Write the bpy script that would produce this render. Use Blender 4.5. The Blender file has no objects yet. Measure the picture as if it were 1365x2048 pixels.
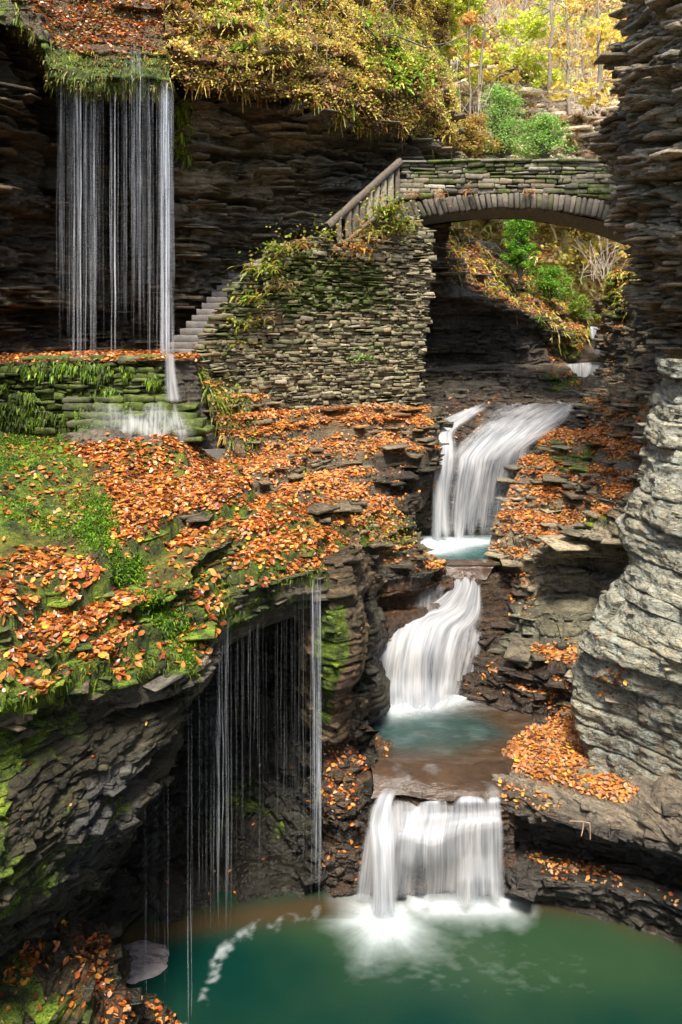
import bpy, math, numpy as np
import warnings; warnings.filterwarnings("ignore")
rng = np.random.default_rng(7)
SC = bpy.context.scene
COL = SC.collection
F = 1500.0; HY = 650.0; CX = 682.5
# ---------------------------------------------------------------- helpers
def W(a):
    a = np.asarray(a, float)
    return np.stack([(a[..., 0]-CX)/F*a[..., 2], a[..., 2], (HY-a[..., 1])/F*a[..., 2]], -1)
def PX(P):
    Y = np.maximum(P[..., 1], 0.2)
    return P[..., 0]/Y*F+CX, HY-P[..., 2]/Y*F
def atz(px, py, z):
    Y = F*z/(HY-py)
    return ((px-CX)/F*Y, Y, z)
def h32(*ks):
    h = np.zeros(np.broadcast(*ks).shape, np.uint32) + np.uint32(2166136261)
    for k in ks:
        k = np.asarray(k).astype(np.int64).astype(np.uint32)
        h = (h ^ k)*np.uint32(2654435761)
        h ^= h >> np.uint32(15)
        h *= np.uint32(2246822519)
        h ^= h >> np.uint32(13)
    return h.astype(np.float64)/4294967296.0
def vn(x, y, z, s=0):
    x, y, z = np.broadcast_arrays(np.asarray(x, float), y, z)
    i, j, k = np.floor(x), np.floor(y), np.floor(z)
    u, v, w = x-i, y-j, z-k
    u = u*u*(3-2*u); v = v*v*(3-2*v); w = w*w*(3-2*w)
    i = i.astype(np.int64); j = j.astype(np.int64); k = k.astype(np.int64)+s*1013
    r = 0
    for a in (0, 1):
        for b in (0, 1):
            for c in (0, 1):
                r = r + h32(i+a, j+b, k+c)*(u if a else 1-u)*(v if b else 1-v)*(w if c else 1-w)
    return r*2-1
def fbm(x, y, z, o=4, s=0):
    r = 0; a = 1; t = 0
    for n in range(o):
        r = r+a*vn(x, y, z, s+n); t += a; a *= .5
        x = x*2.03+1.7; y = y*2.03+3.1; z = z*2.03+.3
    return r/t
def sstep(a, b, x):
    t = np.clip((x-a)/(b-a), 0, 1); return t*t*(3-2*t)
def poly_mask(px, py, poly, feather=15):
    poly = np.asarray(poly, float); n = len(poly)
    ins = np.zeros(px.shape, bool); d = np.full(px.shape, 1e9)
    for i in range(n):
        x1, y1 = poly[i]; x2, y2 = poly[(i+1) % n]
        c = ((y1 > py) != (y2 > py)) & (px < (x2-x1)*(py-y1)/((y2-y1) or 1e-9)+x1)
        ins ^= c
        L = (x2-x1)**2+(y2-y1)**2
        t = np.clip(((px-x1)*(x2-x1)+(py-y1)*(y2-y1))/max(L, 1e-9), 0, 1)
        d = np.minimum(d, np.hypot(px-x1-t*(x2-x1), py-y1-t*(y2-y1)))
    d = np.where(ins, d, -d)
    return sstep(-feather, feather, d)
def mesh_np(name, V, Fc, mat=None, parent=None, smooth=True, col=None, mask=None, uv=None, bw=4):
    """V (n,3), Fc (m,k) faces of one size"""
    V = np.ascontiguousarray(V, np.float32); Fc = np.ascontiguousarray(Fc, np.int32)
    me = bpy.data.meshes.new(name); m, k = Fc.shape
    me.vertices.add(len(V)); me.vertices.foreach_set('co', V.ravel())
    me.loops.add(m*k); me.loops.foreach_set('vertex_index', Fc.ravel())
    me.polygons.add(m)
    me.polygons.foreach_set('loop_start', np.arange(0, m*k, k, dtype=np.int32))
    me.polygons.foreach_set('loop_total', np.full(m, k, np.int32))
    if smooth: me.polygons.foreach_set('use_smooth', np.ones(m, bool))
    for nm, c in (('tint', col), ('mask', mask)):
        if c is not None:
            c = np.asarray(c, np.float32)
            if c.shape[1] == 3: c = np.concatenate([c, np.ones((len(c), 1), np.float32)], 1)
            at = me.attributes.new(nm, 'FLOAT_COLOR', 'POINT'); at.data.foreach_set('color', c.ravel())
    if uv is not None:
        l = me.uv_layers.new(name='uv'); l.data.foreach_set('uv', np.asarray(uv, np.float32)[Fc.ravel()].ravel())
    me.update(); me.validate()
    if mat: me.materials.append(mat)
    o = bpy.data.objects.new(name, me); COL.objects.link(o)
    if parent: o.parent = parent
    return o
def tag(o, label=None, cat=None, group=None, kind=None):
    if label: o['label'] = label
    if cat: o['category'] = cat
    if group: o['group'] = group
    if kind: o['kind'] = kind
    return o
def empty(name, loc, label, cat, group=None):
    o = bpy.data.objects.new(name, None); COL.objects.link(o); o.location = loc; o.empty_display_size = .2
    tag(o, label, cat, group); return o
def adopt(root, o):
    o.parent = root; o.matrix_parent_inverse = __import__('mathutils').Matrix.Translation(-root.location); return o
def crs(A, n):
    """catmull-rom of A (R,...) along axis 0 sampled at parameters n"""
    R = len(A); t = np.clip(n, 0, R-1-1e-9); i = np.floor(t).astype(int); f = (t-i)
    g = lambda j: A[np.clip(j, 0, R-1)]
    p0 = np.where((i == 0).reshape((-1,)+(1,)*(A.ndim-1)), 2*g(i)-g(i+1), g(i-1))
    p3 = np.where((i+2 > R-1).reshape((-1,)+(1,)*(A.ndim-1)), 2*g(i+1)-g(i), g(i+2))
    p1, p2 = g(i), g(i+1); f = f.reshape((-1,)+(1,)*(A.ndim-1))
    return .5*((2*p1)+(-p0+p2)*f+(2*p0-5*p1+4*p2-p3)*f*f+(-p0+3*p1-3*p2+p3)*f**3)
def params(A, step, axis):
    px, py = PX(A)
    if axis == 1: px, py = px.T, py.T
    Yd = np.diff(A[..., 1] if axis == 0 else A[..., 1].T, axis=0)/12*F*.5
    d = np.sqrt(np.diff(px, axis=0)**2+np.diff(py, axis=0)**2+Yd**2)
    d = d.mean(axis=1)*.5+d.max(axis=1)*.5
    out = []
    for i, L in enumerate(d):
        n = max(2, int(round(L/step))); out.append(i+np.arange(n)/n)
    return np.concatenate(out+[np.array([len(d)-1e-9])])
def grid_faces(a, b):
    i = np.arange(a-1)[:, None]*b+np.arange(b-1)[None]
    return np.stack([i, i+b, i+b+1, i+1], -1).reshape(-1, 4)
def grid_normals(G):
    du = np.gradient(G, axis=1); dv = np.gradient(G, axis=0)
    n = np.cross(du, dv); n /= np.linalg.norm(n, axis=-1, keepdims=True)+1e-12
    return n
# strata shared by the whole gorge
r1 = np.random.default_rng(3)
B1 = -14+np.cumsum(r1.uniform(.16, .55, 120)); B2 = -14+np.cumsum(r1.choice([.035, .05, .07, .1, .15], 700)*r1.uniform(.8, 1.3, 700))
B3 = -14+np.cumsum(r1.uniform(.014, .04, 1400))
def strata(G, amp1=.16, amp2=.05, terr=.6, blk=.6, rough=.03, up=None, fine=1.0, smallz=1.0, und=0.0, terr1=.5, amp3=None):
    """displace a smooth surface into beds: each bed has its own outline, its ends broken into blocks"""
    N = grid_normals(G)
    if up is None:
        c = (N*G).sum(-1).mean()
        if c > 0: N = -N
    else: N = N*up
    x, y, z = G[..., 0], G[..., 1], G[..., 2]
    if und:
        z = z+und*fbm(x*.9, y*.9, 0, 4, 300)*np.clip(N[..., 2]*2, 0, 1)
        z = z+und*.16*(h32(np.floor(x*.9+.3*vn(x*2, y*2, 0, 31)), np.floor(y*.7+.4*vn(x*2, y*2, 3, 32)), 5)-.5)*np.clip(N[..., 2]*2, 0, 1)
    zt = z+.12*vn(x*.35, y*.35, 0, 5)+.05*vn(x*1.3, y*1.3, 0, 6)+.022*vn(x*3.1, y*3.1, 0, 61)
    def lay(B, zt):
        k = np.clip(np.searchsorted(B, zt)-1, 0, len(B)-2)
        return k, (zt-B[k])/(B[k+1]-B[k]), B[k+1]-B[k]
    k1, t1, w1 = lay(B1, zt); k2, t2, w2 = lay(B2, zt)
    # terraces on sloping ground
    hz = np.hypot(N[..., 0], N[..., 1]); slope = sstep(.05, .35, hz)
    tt = sstep(.55, .95, t2)
    z2 = z+(tt-t2)*w2*terr*slope*smallz
    tt1 = sstep(.6, .95, t1)
    z2 = z2+(tt1-t1)*w1*terr*terr1*slope
    s = x*.8+y*.6; s2 = x*.6-y*.8
    def off(k, t, fr, seed):
        a = vn(x*fr, y*fr, k*7.31, seed)+.5*vn(x*fr*2.7, y*fr*2.7, k*5.1, seed+1)
        q = s*fr*1.3+h32(k, 3)*9+.5*vn(x*fr, y*fr, k*3.3, seed+9); q2 = s2*fr*1.3+h32(k, 4)*9+.5*vn(x*fr, y*fr, k*2.1, seed+4)
        b = h32(np.floor(q), np.floor(q2), k)-.5
        return a*(1-blk*.5)+b*blk*2.0+(h32(k, 11)-.5)*.7
    o1 = off(k1, t1, .7, 20)*amp1
    o2 = off(k2, t2, 2.0, 40)*amp2
    # round the bed noses
    k3, t3, w3 = lay(B3, zt+.01*vn(x*6, y*6, 0, 62)); o2 = o2+off(k3, t3, 5.0, 70)*(amp2*.28 if amp3 is None else amp3)
    e1 = -amp1*.5*(np.abs(t1*2-1))**14; e2 = -amp2*.8*(np.abs(t2*2-1))**12
    f0 = fbm(x*.8, y*.8, z*.8, 3, 60)*amp1*.9
    f1 = fbm(x*5, y*5, z*9, 4, 80)*rough*fine
    d = o1+o2+e1+e2
    H = N.copy(); H[..., 2] = 0; L = np.linalg.norm(H, axis=-1, keepdims=True); H = H/(L+1e-6)*np.clip(L*1.6, 0, 1)
    Q = G.copy(); Q[..., 2] = z2
    Q = Q+H*d[..., None]+N*(f0+f1)[..., None]
    return Q
def rocktint(Q, base, var=.25, s=0):
    x, y, z = Q[..., 0], Q[..., 1], Q[..., 2]
    zt = z+.12*vn(x*.35, y*.35, 0, 5)+.05*vn(x*1.3, y*1.3, 0, 6)
    k = np.clip(np.searchsorted(B2, zt)-1, 0, len(B2)-2)
    m = 1+var*(h32(k, 77)*2-1)+.3*fbm(x*1.1, y*1.1, z*2.5, 3, 90+s)
    warm = .10*fbm(x*.7, y*.7, z*3, 3, 95+s)
    c = np.asarray(base)[None, None]*np.array((1.12, 1.02, .84))*np.clip(m, .35, 1.8)[..., None]
    c = c*(1+np.stack([warm*1.6, warm*.3, -warm*1.6], -1))
    return np.clip(c, .005, 1)
PATCH = {}; PDAT = {}
def patch(name, rows, mat, step=3.0, base=(.16, .15, .13), moss=0, wet=0, label=None, cat=None, kind='structure', zones=(), var=.25, key=None, ext=None, leafy=None, **kw):
    A = W(rows)
    u = params(A, step, 0); G = crs(A, u)
    v = params(A, step, 1); G = crs(np.swapaxes(G, 0, 1), v); G = np.swapaxes(G, 0, 1)
    Q = strata(G, **kw)
    c = rocktint(Q, base, var)
    px, py = PX(Q); N = grid_normals(Q)
    if (N*Q).sum(-1).mean() > 0: N = -N
    x, y, z = Q[..., 0], Q[..., 1], Q[..., 2]
    nz = fbm(x*1.3, y*1.3, z*1.3, 3, 130); nf = fbm(x*6, y*6, z*6, 3, 133)
    vv = np.full(px.shape, .35); mo = np.full(px.shape, float(moss)); we = np.full(px.shape, float(wet)); li = np.zeros(px.shape)
    for ch, poly, val, fe in zones:
        m = poly_mask(px, py, poly, fe)
        if ch == 'moss': mo = np.maximum(mo, m*val)
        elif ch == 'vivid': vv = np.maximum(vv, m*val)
        elif ch == 'nomoss': mo = mo*(1-m*val)
        elif ch == 'wet': we = np.maximum(we, m*val)
        elif ch == 'dry': we = we*(1-m*val)
        elif ch == 'litter': li = np.maximum(li, m*val)
        elif ch == 'tint': c = c*(1-m[..., None])+rocktint(Q, val, var, 3)*m[..., None]
    mo = np.clip(mo*1.7-.35+.9*nz*(mo > .01)+.5*nf*(mo > .01)+.25*(N[..., 2]-.3)*(mo > .01), 0, 1)*(mo > .01)
    li = li*np.clip((N[..., 2]-.25)*2.5, 0, 1)
    mk = np.stack([mo, np.clip(we, 0, 1), li, vv], -1)
    a, b = px.shape
    o = mesh_np(name, Q.reshape(-1, 3), grid_faces(a, b), mat, col=c.reshape(-1, 3), mask=mk.reshape(-1, 4))
    tag(o, label, cat, None, kind)
    PATCH[key or name] = (Q, o); PDAT[key or name] = (c, mk)
    return o
# ---------------------------------------------------------------- materials
def mat_new(name):
    m = bpy.data.materials.new(name); m.use_nodes = True; nt = m.node_tree; nt.nodes.clear()
    out = nt.nodes.new('ShaderNodeOutputMaterial'); return m, nt, out
class NB:
    def __init__(s, nt): s.nt = nt
    def n(s, t, ins=None, **kw):
        x = s.nt.nodes.new(t)
        for k, v in kw.items(): setattr(x, k, v)
        for k, v in (ins or {}).items():
            if hasattr(v, 'is_linked') or hasattr(v, 'links'): s.nt.links.new(v, x.inputs[k])
            else: x.inputs[k].default_value = v
        return x
    def mix(s, f, a, b, bt='MIX'):
        x = s.nt.nodes.new('ShaderNodeMix'); x.data_type = 'RGBA'; x.blend_type = bt
        for i, v in ((0, f), (6, a), (7, b)):
            if hasattr(v, 'links'): s.nt.links.new(v, x.inputs[i])
            else: x.inputs[i].default_value = v if i == 0 else (*v, 1)[:4]
        return x.outputs[2]
    def math(s, op, a, b=0.0, clamp=False):
        x = s.nt.nodes.new('ShaderNodeMath'); x.operation = op; x.use_clamp = clamp
        for i, v in ((0, a), (1, b)):
            if hasattr(v, 'links'): s.nt.links.new(v, x.inputs[i])
            else: x.inputs[i].default_value = v
        return x.outputs[0]
    def ramp(s, f, st):
        x = s.nt.nodes.new('ShaderNodeValToRGB'); e = x.color_ramp.elements
        while len(e) < len(st): e.new(.5)
        for i, (p, c) in enumerate(st): e[i].position = p; e[i].color = (*c, 1) if len(c) == 3 else c
        s.nt.links.new(f, x.inputs[0]); return x.outputs[0]
    def noise(s, vec, scale, detail=4, rough=.6, dist=0):
        return s.n('ShaderNodeTexNoise', {'Vector': vec, 'Scale': scale, 'Detail': detail, 'Roughness': rough, 'Distortion': dist}).outputs[0]
def rock_material(name='layered_rock', bump=.6, lich=0.0, zs=9.0):
    m, nt, out = mat_new(name); b = NB(nt)
    geo = b.n('ShaderNodeNewGeometry'); pos = geo.outputs['Position']
    at = b.n('ShaderNodeAttribute', attribute_name='tint').outputs['Color']
    mk = b.n('ShaderNodeSeparateColor', {0: b.n('ShaderNodeAttribute', attribute_name='mask').outputs['Color']})
    flat = b.n('ShaderNodeMapping', {'Vector': pos, 'Scale': (1, 1, zs)}).outputs[0]
    n1 = b.noise(flat, 2.2, 7, .68, .3); n2 = b.noise(pos, 9, 6, .7); n3 = b.noise(flat, 14, 5, .7)
    n4 = b.noise(pos, 45, 3, .7)
    k = b.math('MULTIPLY', b.math('ADD', b.math('ADD', b.math('MULTIPLY', n1, 1.2), n3), b.math('MULTIPLY', n2, .6)), .357)
    col = b.mix(1, at, b.ramp(k, [(.39, (.22, .21, .20)), (.49, (.85, .85, .85)), (.60, (1.6, 1.58, 1.5))]), 'MULTIPLY')
    col = b.mix(b.math('MULTIPLY', b.ramp(n2, [(.5, (0, 0, 0)), (.75, (1, 1, 1))]), .35), col, b.mix(1, at, (1.5, 1.25, .95), 'MULTIPLY'))
    if lich:
        lf = b.ramp(b.noise(pos, 5.5, 8, .75), [(.45, (0, 0, 0)), (.62, (1, 1, 1))])
        col = b.mix(b.math('MULTIPLY', lf, lich), col, (.37, .41, .35))
    # moss
    mn = b.noise(pos, 16, 6, .75); mfac = b.math('ADD', mk.outputs[0], b.math('MULTIPLY', b.math('SUBTRACT', mn, .5), 1.2))
    mfac = b.ramp(mfac, [(.38, (0, 0, 0)), (.62, (1, 1, 1))])
    mfac = b.math('MULTIPLY', mfac, b.math('GREATER_THAN', mk.outputs[0], .03))
    mc = b.ramp(b.noise(pos, 3.2, 5, .7), [(.34, (.018, .035, .005)), (.46, (.07, .11, .01)), (.55, (.17, .27, .012)), (.66, (.28, .34, .03))])
    mc = b.mix(1, mc, b.ramp(n4, [(.35, (.35, .35, .35)), (.65, (1.45, 1.45, 1.3))]), 'MULTIPLY')
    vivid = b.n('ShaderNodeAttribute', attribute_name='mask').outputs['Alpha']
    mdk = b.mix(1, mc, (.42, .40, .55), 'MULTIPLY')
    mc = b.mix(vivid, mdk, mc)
    # leaf litter under the loose leaves
    lc = b.ramp(b.noise(pos, 22, 3, .6), [(.3, (.03, .012, .006)), (.5, (.16, .06, .02)), (.65, (.32, .13, .04)), (.75, (.45, .24, .09))])
    lfac = b.math('MULTIPLY', mk.outputs[2], b.ramp(b.noise(pos, 7, 4, .7), [(.35, (0, 0, 0)), (.5, (1, 1, 1))]))
    dk = b.math('SUBTRACT', 1, b.math('MULTIPLY', mk.outputs[1], .55))
    dkc = b.n('ShaderNodeCombineColor', {0: dk, 1: dk, 2: dk}).outputs[0]
    col = b.mix(1, col, dkc, 'MULTIPLY')
    col = b.mix(mfac, col, mc); col = b.mix(lfac, col, lc)
    ro = b.math('SUBTRACT', .85, b.math('MULTIPLY', mk.outputs[1], .62))
    ro = b.math('ADD', ro, b.math('MULTIPLY', b.math('SUBTRACT', n2, .5), .35), True)
    ro = b.math('MAXIMUM', ro, b.math('MULTIPLY', mfac, .8))
    vo = b.n('ShaderNodeTexVoronoi', {'Vector': b.n('ShaderNodeMapping', {'Vector': b.n('ShaderNodeVectorMath', {0: flat, 1: b.n('ShaderNodeVectorMath', {0: b.n('ShaderNodeTexNoise', {'Vector': pos, 'Scale': 6, 'Detail': 3}).outputs[1], 1: (.5, .5, .9)}, operation='MULTIPLY').outputs[0]}, operation='ADD').outputs[0], 'Scale': (1, 1, 1)}).outputs[0], 'Scale': 3.2}, feature='DISTANCE_TO_EDGE')
    ck = b.ramp(vo.outputs[0], [(.0, (0, 0, 0)), (.05, (1, 1, 1))])
    ckc = b.mix(mfac, b.mix(.65, (1, 1, 1), ck), (1, 1, 1))
    col = b.mix(1, col, ckc, 'MULTIPLY')
    h = b.math('ADD', b.math('MULTIPLY', n1, 1.0), b.math('ADD', b.math('MULTIPLY', n2, .7), b.math('MULTIPLY', n3, .9)))
    h = b.math('ADD', h, b.math('MULTIPLY', ck, .35))
    h = b.math('ADD', h, b.math('MULTIPLY', b.math('MULTIPLY', n4, mfac), .8))
    bp = b.n('ShaderNodeBump', {'Height': h, 'Strength': bump, 'Distance': .09}).outputs[0]
    p = b.n('ShaderNodeBsdfPrincipled', {'Base Color': col, 'Roughness': ro, 'Normal': bp, 'Specular IOR Level': .5})
    nt.links.new(p.outputs[0], out.inputs[0]); return m
def leaf_material(name, rough=.45, transl=.3, attr='tint', spec=.4, bump=True):
    m, nt, out = mat_new(name); b = NB(nt)
    at = b.n('ShaderNodeAttribute', attribute_name=attr).outputs['Color']
    pos = b.n('ShaderNodeNewGeometry').outputs['Position']
    c = b.mix(1, at, b.ramp(b.noise(pos, 60, 2, .6), [(.3, (.65, .6, .55)), (.7, (1.25, 1.25, 1.2))]), 'MULTIPLY')
    p = b.n('ShaderNodeBsdfPrincipled', {'Base Color': c, 'Roughness': rough, 'Specular IOR Level': spec})
    t = b.n('ShaderNodeBsdfTranslucent', {'Color': c})
    x = b.n('ShaderNodeMixShader', {0: transl, 1: p.outputs[0], 2: t.outputs[0]})
    nt.links.new(x.outputs[0], out.inputs[0]); return m
def plain(name, c, rough=.7, nscale=20, var=.4, bump=.3, spec=.5, stretch=(1, 1, 1)):
    m, nt, out = mat_new(name); b = NB(nt)
    pos = b.n('ShaderNodeMapping', {'Vector': b.n('ShaderNodeNewGeometry').outputs['Position'], 'Scale': stretch}).outputs[0]
    n = b.noise(pos, nscale, 6, .7)
    col = b.mix(1, (c[0], c[1], c[2]), b.ramp(n, [(.3, (1-var,)*3), (.7, (1+var,)*3)]), 'MULTIPLY')
    bp = b.n('ShaderNodeBump', {'Height': n, 'Strength': bump, 'Distance': .02}).outputs[0]
    p = b.n('ShaderNodeBsdfPrincipled', {'Base Color': col, 'Roughness': rough, 'Normal': bp, 'Specular IOR Level': spec})
    nt.links.new(p.outputs[0], out.inputs[0]); return m
M_rock = rock_material()
M_lich = rock_material('lichen_rock', .65, .7, 3.6)
M_leaf_wet = leaf_material('wet_leaf', .28, .15, spec=.5)
M_leaf = leaf_material('dry_leaf', .55, .25)
M_green = leaf_material('live_leaf', .5, .4)
M_wood = plain('weathered_wood', (.13, .105, .08), .8, 14, .45, .4, stretch=(1, 1, 1))
M_bark2 = plain('hazy_bark', (.30, .25, .20), .9, 18, .4)  # far trunks: bark colour lightened to stand in for haze
M_bark = plain('bark', (.12, .10, .08), .9, 18, .4)
def stone_material():
    m, nt, out = mat_new('wall_stone'); b = NB(nt)
    pos = b.n('ShaderNodeNewGeometry').outputs['Position']
    at = b.n('ShaderNodeAttribute', attribute_name='tint').outputs['Color']
    mk = b.n('ShaderNodeSeparateColor', {0: b.n('ShaderNodeAttribute', attribute_name='mask').outputs['Color']})
    n1 = b.noise(pos, 12, 6, .7); n2 = b.noise(pos, 50, 3, .7)
    c = b.mix(1, at, b.ramp(n1, [(.3, (.5, .5, .5)), (.7, (1.4, 1.38, 1.3))]), 'MULTIPLY')
    mf = b.math('ADD', mk.outputs[0], b.math('MULTIPLY', b.math('SUBTRACT', b.noise(pos, 6, 6, .75), .5), 1.6))
    mf = b.ramp(mf, [(.4, (0, 0, 0)), (.65, (1, 1, 1))])
    mf = b.math('MULTIPLY', mf, b.math('GREATER_THAN', mk.outputs[0], .03))
    mc = b.ramp(b.noise(pos, 9, 4, .7), [(.35, (.025, .035, .006)), (.5, (.07, .10, .012)), (.68, (.15, .17, .03))])
    c = b.mix(mf, c, mc)
    bp = b.n('ShaderNodeBump', {'Height': b.math('ADD', n1, b.math('MULTIPLY', n2, .4)), 'Strength': .7, 'Distance': .03}).outputs[0]
    p = b.n('ShaderNodeBsdfPrincipled', {'Base Color': c, 'Roughness': .8, 'Normal': bp})
    nt.links.new(p.outputs[0], out.inputs[0]); return m
M_stone = stone_material()
def fall_material(name, dens=.6, fx=14, fv=.5, soft=.25, bri=.9, pw=1.0):
    """silky falling water: white scattering threads along the flow (uv.x metres across, uv.y metres along)"""
    m, nt, out = mat_new(name); b = NB(nt)
    uv = b.n('ShaderNodeUVMap', uv_map='uv').outputs[0]
    s1 = b.noise(b.n('ShaderNodeMapping', {'Vector': uv, 'Scale': (fx, fv, 1)}).outputs[0], 1, 4, .65, 0)
    s2 = b.noise(b.n('ShaderNodeMapping', {'Vector': uv, 'Scale': (fx*.25, fv*1.5, 1), 'Location': (3, 7, 0)}).outputs[0], 1, 3, .55, .2)
    a = b.math('ADD', b.math('MULTIPLY', s1, .45), b.math('MULTIPLY', s2, .70))
    al = b.n('ShaderNodeAttribute', attribute_name='mask')
    sep = b.n('ShaderNodeSeparateColor', {0: al.outputs['Color']})
    a = b.math('ADD', a, b.math('SUBTRACT', dens, .575+.5))
    a = b.math('ADD', b.math('DIVIDE', a, soft), .5, True)
    a = b.math('POWER', a, pw)
    a = b.math('MULTIPLY', a, sep.outputs[0]); 
    a = b.math('ADD', a, sep.outputs[1], True)
    col = b.ramp(b.math('ADD', b.math('MULTIPLY', s1, .5), b.math('MULTIPLY', s2, .5)), [(.36, (.62*bri, .69*bri, .80*bri)), (.58, (1.0*bri, 1.0*bri, 1.0*bri))])  # bluish grey of shaded streaks painted into the water colour
    d = b.n('ShaderNodeBsdfDiffuse', {'Color': col}); t = b.n('ShaderNodeBsdfTranslucent', {'Color': col})
    x = b.n('ShaderNodeMixShader', {0: .45, 1: d.outputs[0], 2: t.outputs[0]})
    y = b.n('ShaderNodeMixShader', {0: a, 1: b.n('ShaderNodeBsdfTransparent').outputs[0], 2: x.outputs[0]})
    nt.links.new(y.outputs[0], out.inputs[0]); return m
# ================================================================ ROCK
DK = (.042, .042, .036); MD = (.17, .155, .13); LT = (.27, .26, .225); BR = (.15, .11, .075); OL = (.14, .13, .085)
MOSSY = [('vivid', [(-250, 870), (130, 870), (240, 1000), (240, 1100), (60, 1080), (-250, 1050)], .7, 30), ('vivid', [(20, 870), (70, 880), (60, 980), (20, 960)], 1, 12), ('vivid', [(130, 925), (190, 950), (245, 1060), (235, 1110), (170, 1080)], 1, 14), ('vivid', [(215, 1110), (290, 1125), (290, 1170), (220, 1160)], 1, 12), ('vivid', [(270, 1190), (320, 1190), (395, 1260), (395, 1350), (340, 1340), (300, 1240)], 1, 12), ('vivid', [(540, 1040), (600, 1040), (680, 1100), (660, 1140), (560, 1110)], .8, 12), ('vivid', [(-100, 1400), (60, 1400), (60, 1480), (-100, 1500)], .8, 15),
         ('moss', [(-250, 850), (130, 860), (240, 960), (260, 1050), (250, 1110), (120, 1110), (-250, 1080)], 1.0, 35),
         ('moss', [(200, 1150), (300, 1140), (400, 1270), (400, 1350), (250, 1350), (260, 1250)], 1.0, 25),
         ('moss', [(-250, 1350), (60, 1360), (380, 1290), (400, 1340), (60, 1420), (-250, 1500)], 1.0, 20),
         ('moss', [(540, 1020), (700, 1090), (680, 1160), (560, 1120), (440, 1150), (440, 1080)], .75, 25),
         ('moss', [(380, 1050), (470, 1080), (470, 1230), (400, 1280), (340, 1150)], .75, 25),
         ('moss', [(-250, 860), (480, 900), (700, 1000), (700, 1180), (400, 1300), (-250, 1420)], .72, 30)]
patch('rock_ledge', [
 [(-260,868,13.6),(60,872,13.7),(250,880,14),(420,876,14.4),(500,890,15),(600,930,15.2),(700,1000,14.8)],
 [(-260,980,10.5),(40,960,11),(200,960,11.5),(380,960,12.1),(520,965,13),(620,1000,13.2),(720,1060,13.2)],
 [(-260,1110,8.4),(20,1080,9),(180,1070,9.7),(360,1050,10.7),(520,1040,11.5),(630,1060,11.8),(712,1100,12.2)],
 [(-260,1260,7.0),(20,1220,7.6),(200,1190,8.3),(350,1150,9.3),(470,1090,10.6),(610,1095,11.1),(700,1120,11.6)],
 [(-260,1370,6.4),(20,1340,6.9),(200,1305,7.7),(360,1250,8.9),(440,1160,10.1),(590,1120,10.8),(685,1135,11.2)],
 [(-260,1410,6.3),(20,1375,6.8),(200,1335,7.6),(385,1290,8.8),(455,1200,10.0),(592,1142,10.7),(690,1165,11.1)],
 [(-260,1500,6.45),(20,1430,6.95),(210,1375,7.8),(385,1335,9.0),(450,1235,10.3),(590,1175,10.9),(685,1200,11.3)],
 [(-260,1600,7.4),(30,1500,7.9),(215,1410,8.9),(370,1345,10.3),(445,1255,11.3),(580,1195,11.9),(680,1230,11.9)],
 [(-260,1600,9.4),(30,1500,9.9),(215,1400,10.9),(370,1335,12),(445,1250,12.8),(580,1190,13.4),(680,1230,13.4)],
], M_rock, 2.4, MD, wet=.45, zones=MOSSY+[('litter', [(-250,1100),(100,1060),(150,900),(480,880),(700,1010),(700,1100),(400,1150),(380,1260),(-250,1360)], .3, 30)],
 amp1=.16, amp2=.06, terr=1.0, terr1=1.0, und=.42, key='ledge')
patch('cliff', [   # near left face under the ledge
 [(-260,1440,6.7),(20,1400,7.1),(150,1365,7.7),(290,1345,8.6),(375,1335,9.2),(430,1340,11.5)],
 [(-260,1560,6.4),(20,1540,6.8),(120,1520,7.3),(230,1500,8.0),(318,1500,8.8),(340,1480,11)],
 [(-260,1700,6.0),(0,1680,6.4),(100,1660,6.9),(190,1640,7.6),(258,1640,8.3),(290,1620,10.5)],
 [(-260,1850,5.8),(-40,1840,6.2),(60,1790,6.8),(130,1750,7.5),(182,1740,8.2),(215,1745,10.2)],
 [(-260,2000,6.2),(-60,1930,6.7),(0,1890,7.2),(80,1840,7.9),(150,1815,8.7),(190,1840,10.2)],
 [(-260,2150,7),(-80,2050,7.4),(0,2000,8),(80,1950,8.7),(140,1900,9.4),(180,1900,10.6)],
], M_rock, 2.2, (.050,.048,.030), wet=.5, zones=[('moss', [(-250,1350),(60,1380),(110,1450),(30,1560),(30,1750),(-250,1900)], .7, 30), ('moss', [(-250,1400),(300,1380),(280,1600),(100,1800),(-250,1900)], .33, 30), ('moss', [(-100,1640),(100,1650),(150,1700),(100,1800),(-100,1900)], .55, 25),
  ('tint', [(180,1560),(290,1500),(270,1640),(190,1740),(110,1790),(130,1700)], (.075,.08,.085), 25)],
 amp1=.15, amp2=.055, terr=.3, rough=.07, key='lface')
patch('rock_bank', [
 [(-200,1880,7.9),(0,1850,8.1),(100,1800,8.5),(150,1800,8.9),(208,1862,9.1),(232,1900,9.9)],
 [(-200,1990,6.9),(0,1940,7.3),(90,1890,7.8),(145,1880,8.1),(215,1890,8.6),(240,1930,9.5)],
 [(-200,2090,6.4),(0,2020,6.8),(80,1970,7.2),(150,1950,7.6),(215,1960,8.1),(262,1990,9)],
 [(-200,2240,6),(0,2120,6.4),(80,2060,6.9),(180,2040,7.5),(300,2010,8.5),(365,2045,8.98)],
 [(-200,2500,6),(0,2400,6.5),(80,2350,7),(200,2300,7.6),(340,2250,8.2),(460,2200,8.3)],
], M_rock, 2.6, (.07,.065,.045), wet=.7, zones=[('moss', [(-100,1930),(60,1900),(90,1990),(200,1960),(180,2048),(-100,2048)], .7, 25), ('litter', [(200,1950),(400,2060),(100,2080),(130,1900)], .6, 20)],
 amp1=.12, amp2=.05, terr=.8, key='lowleft')
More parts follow.
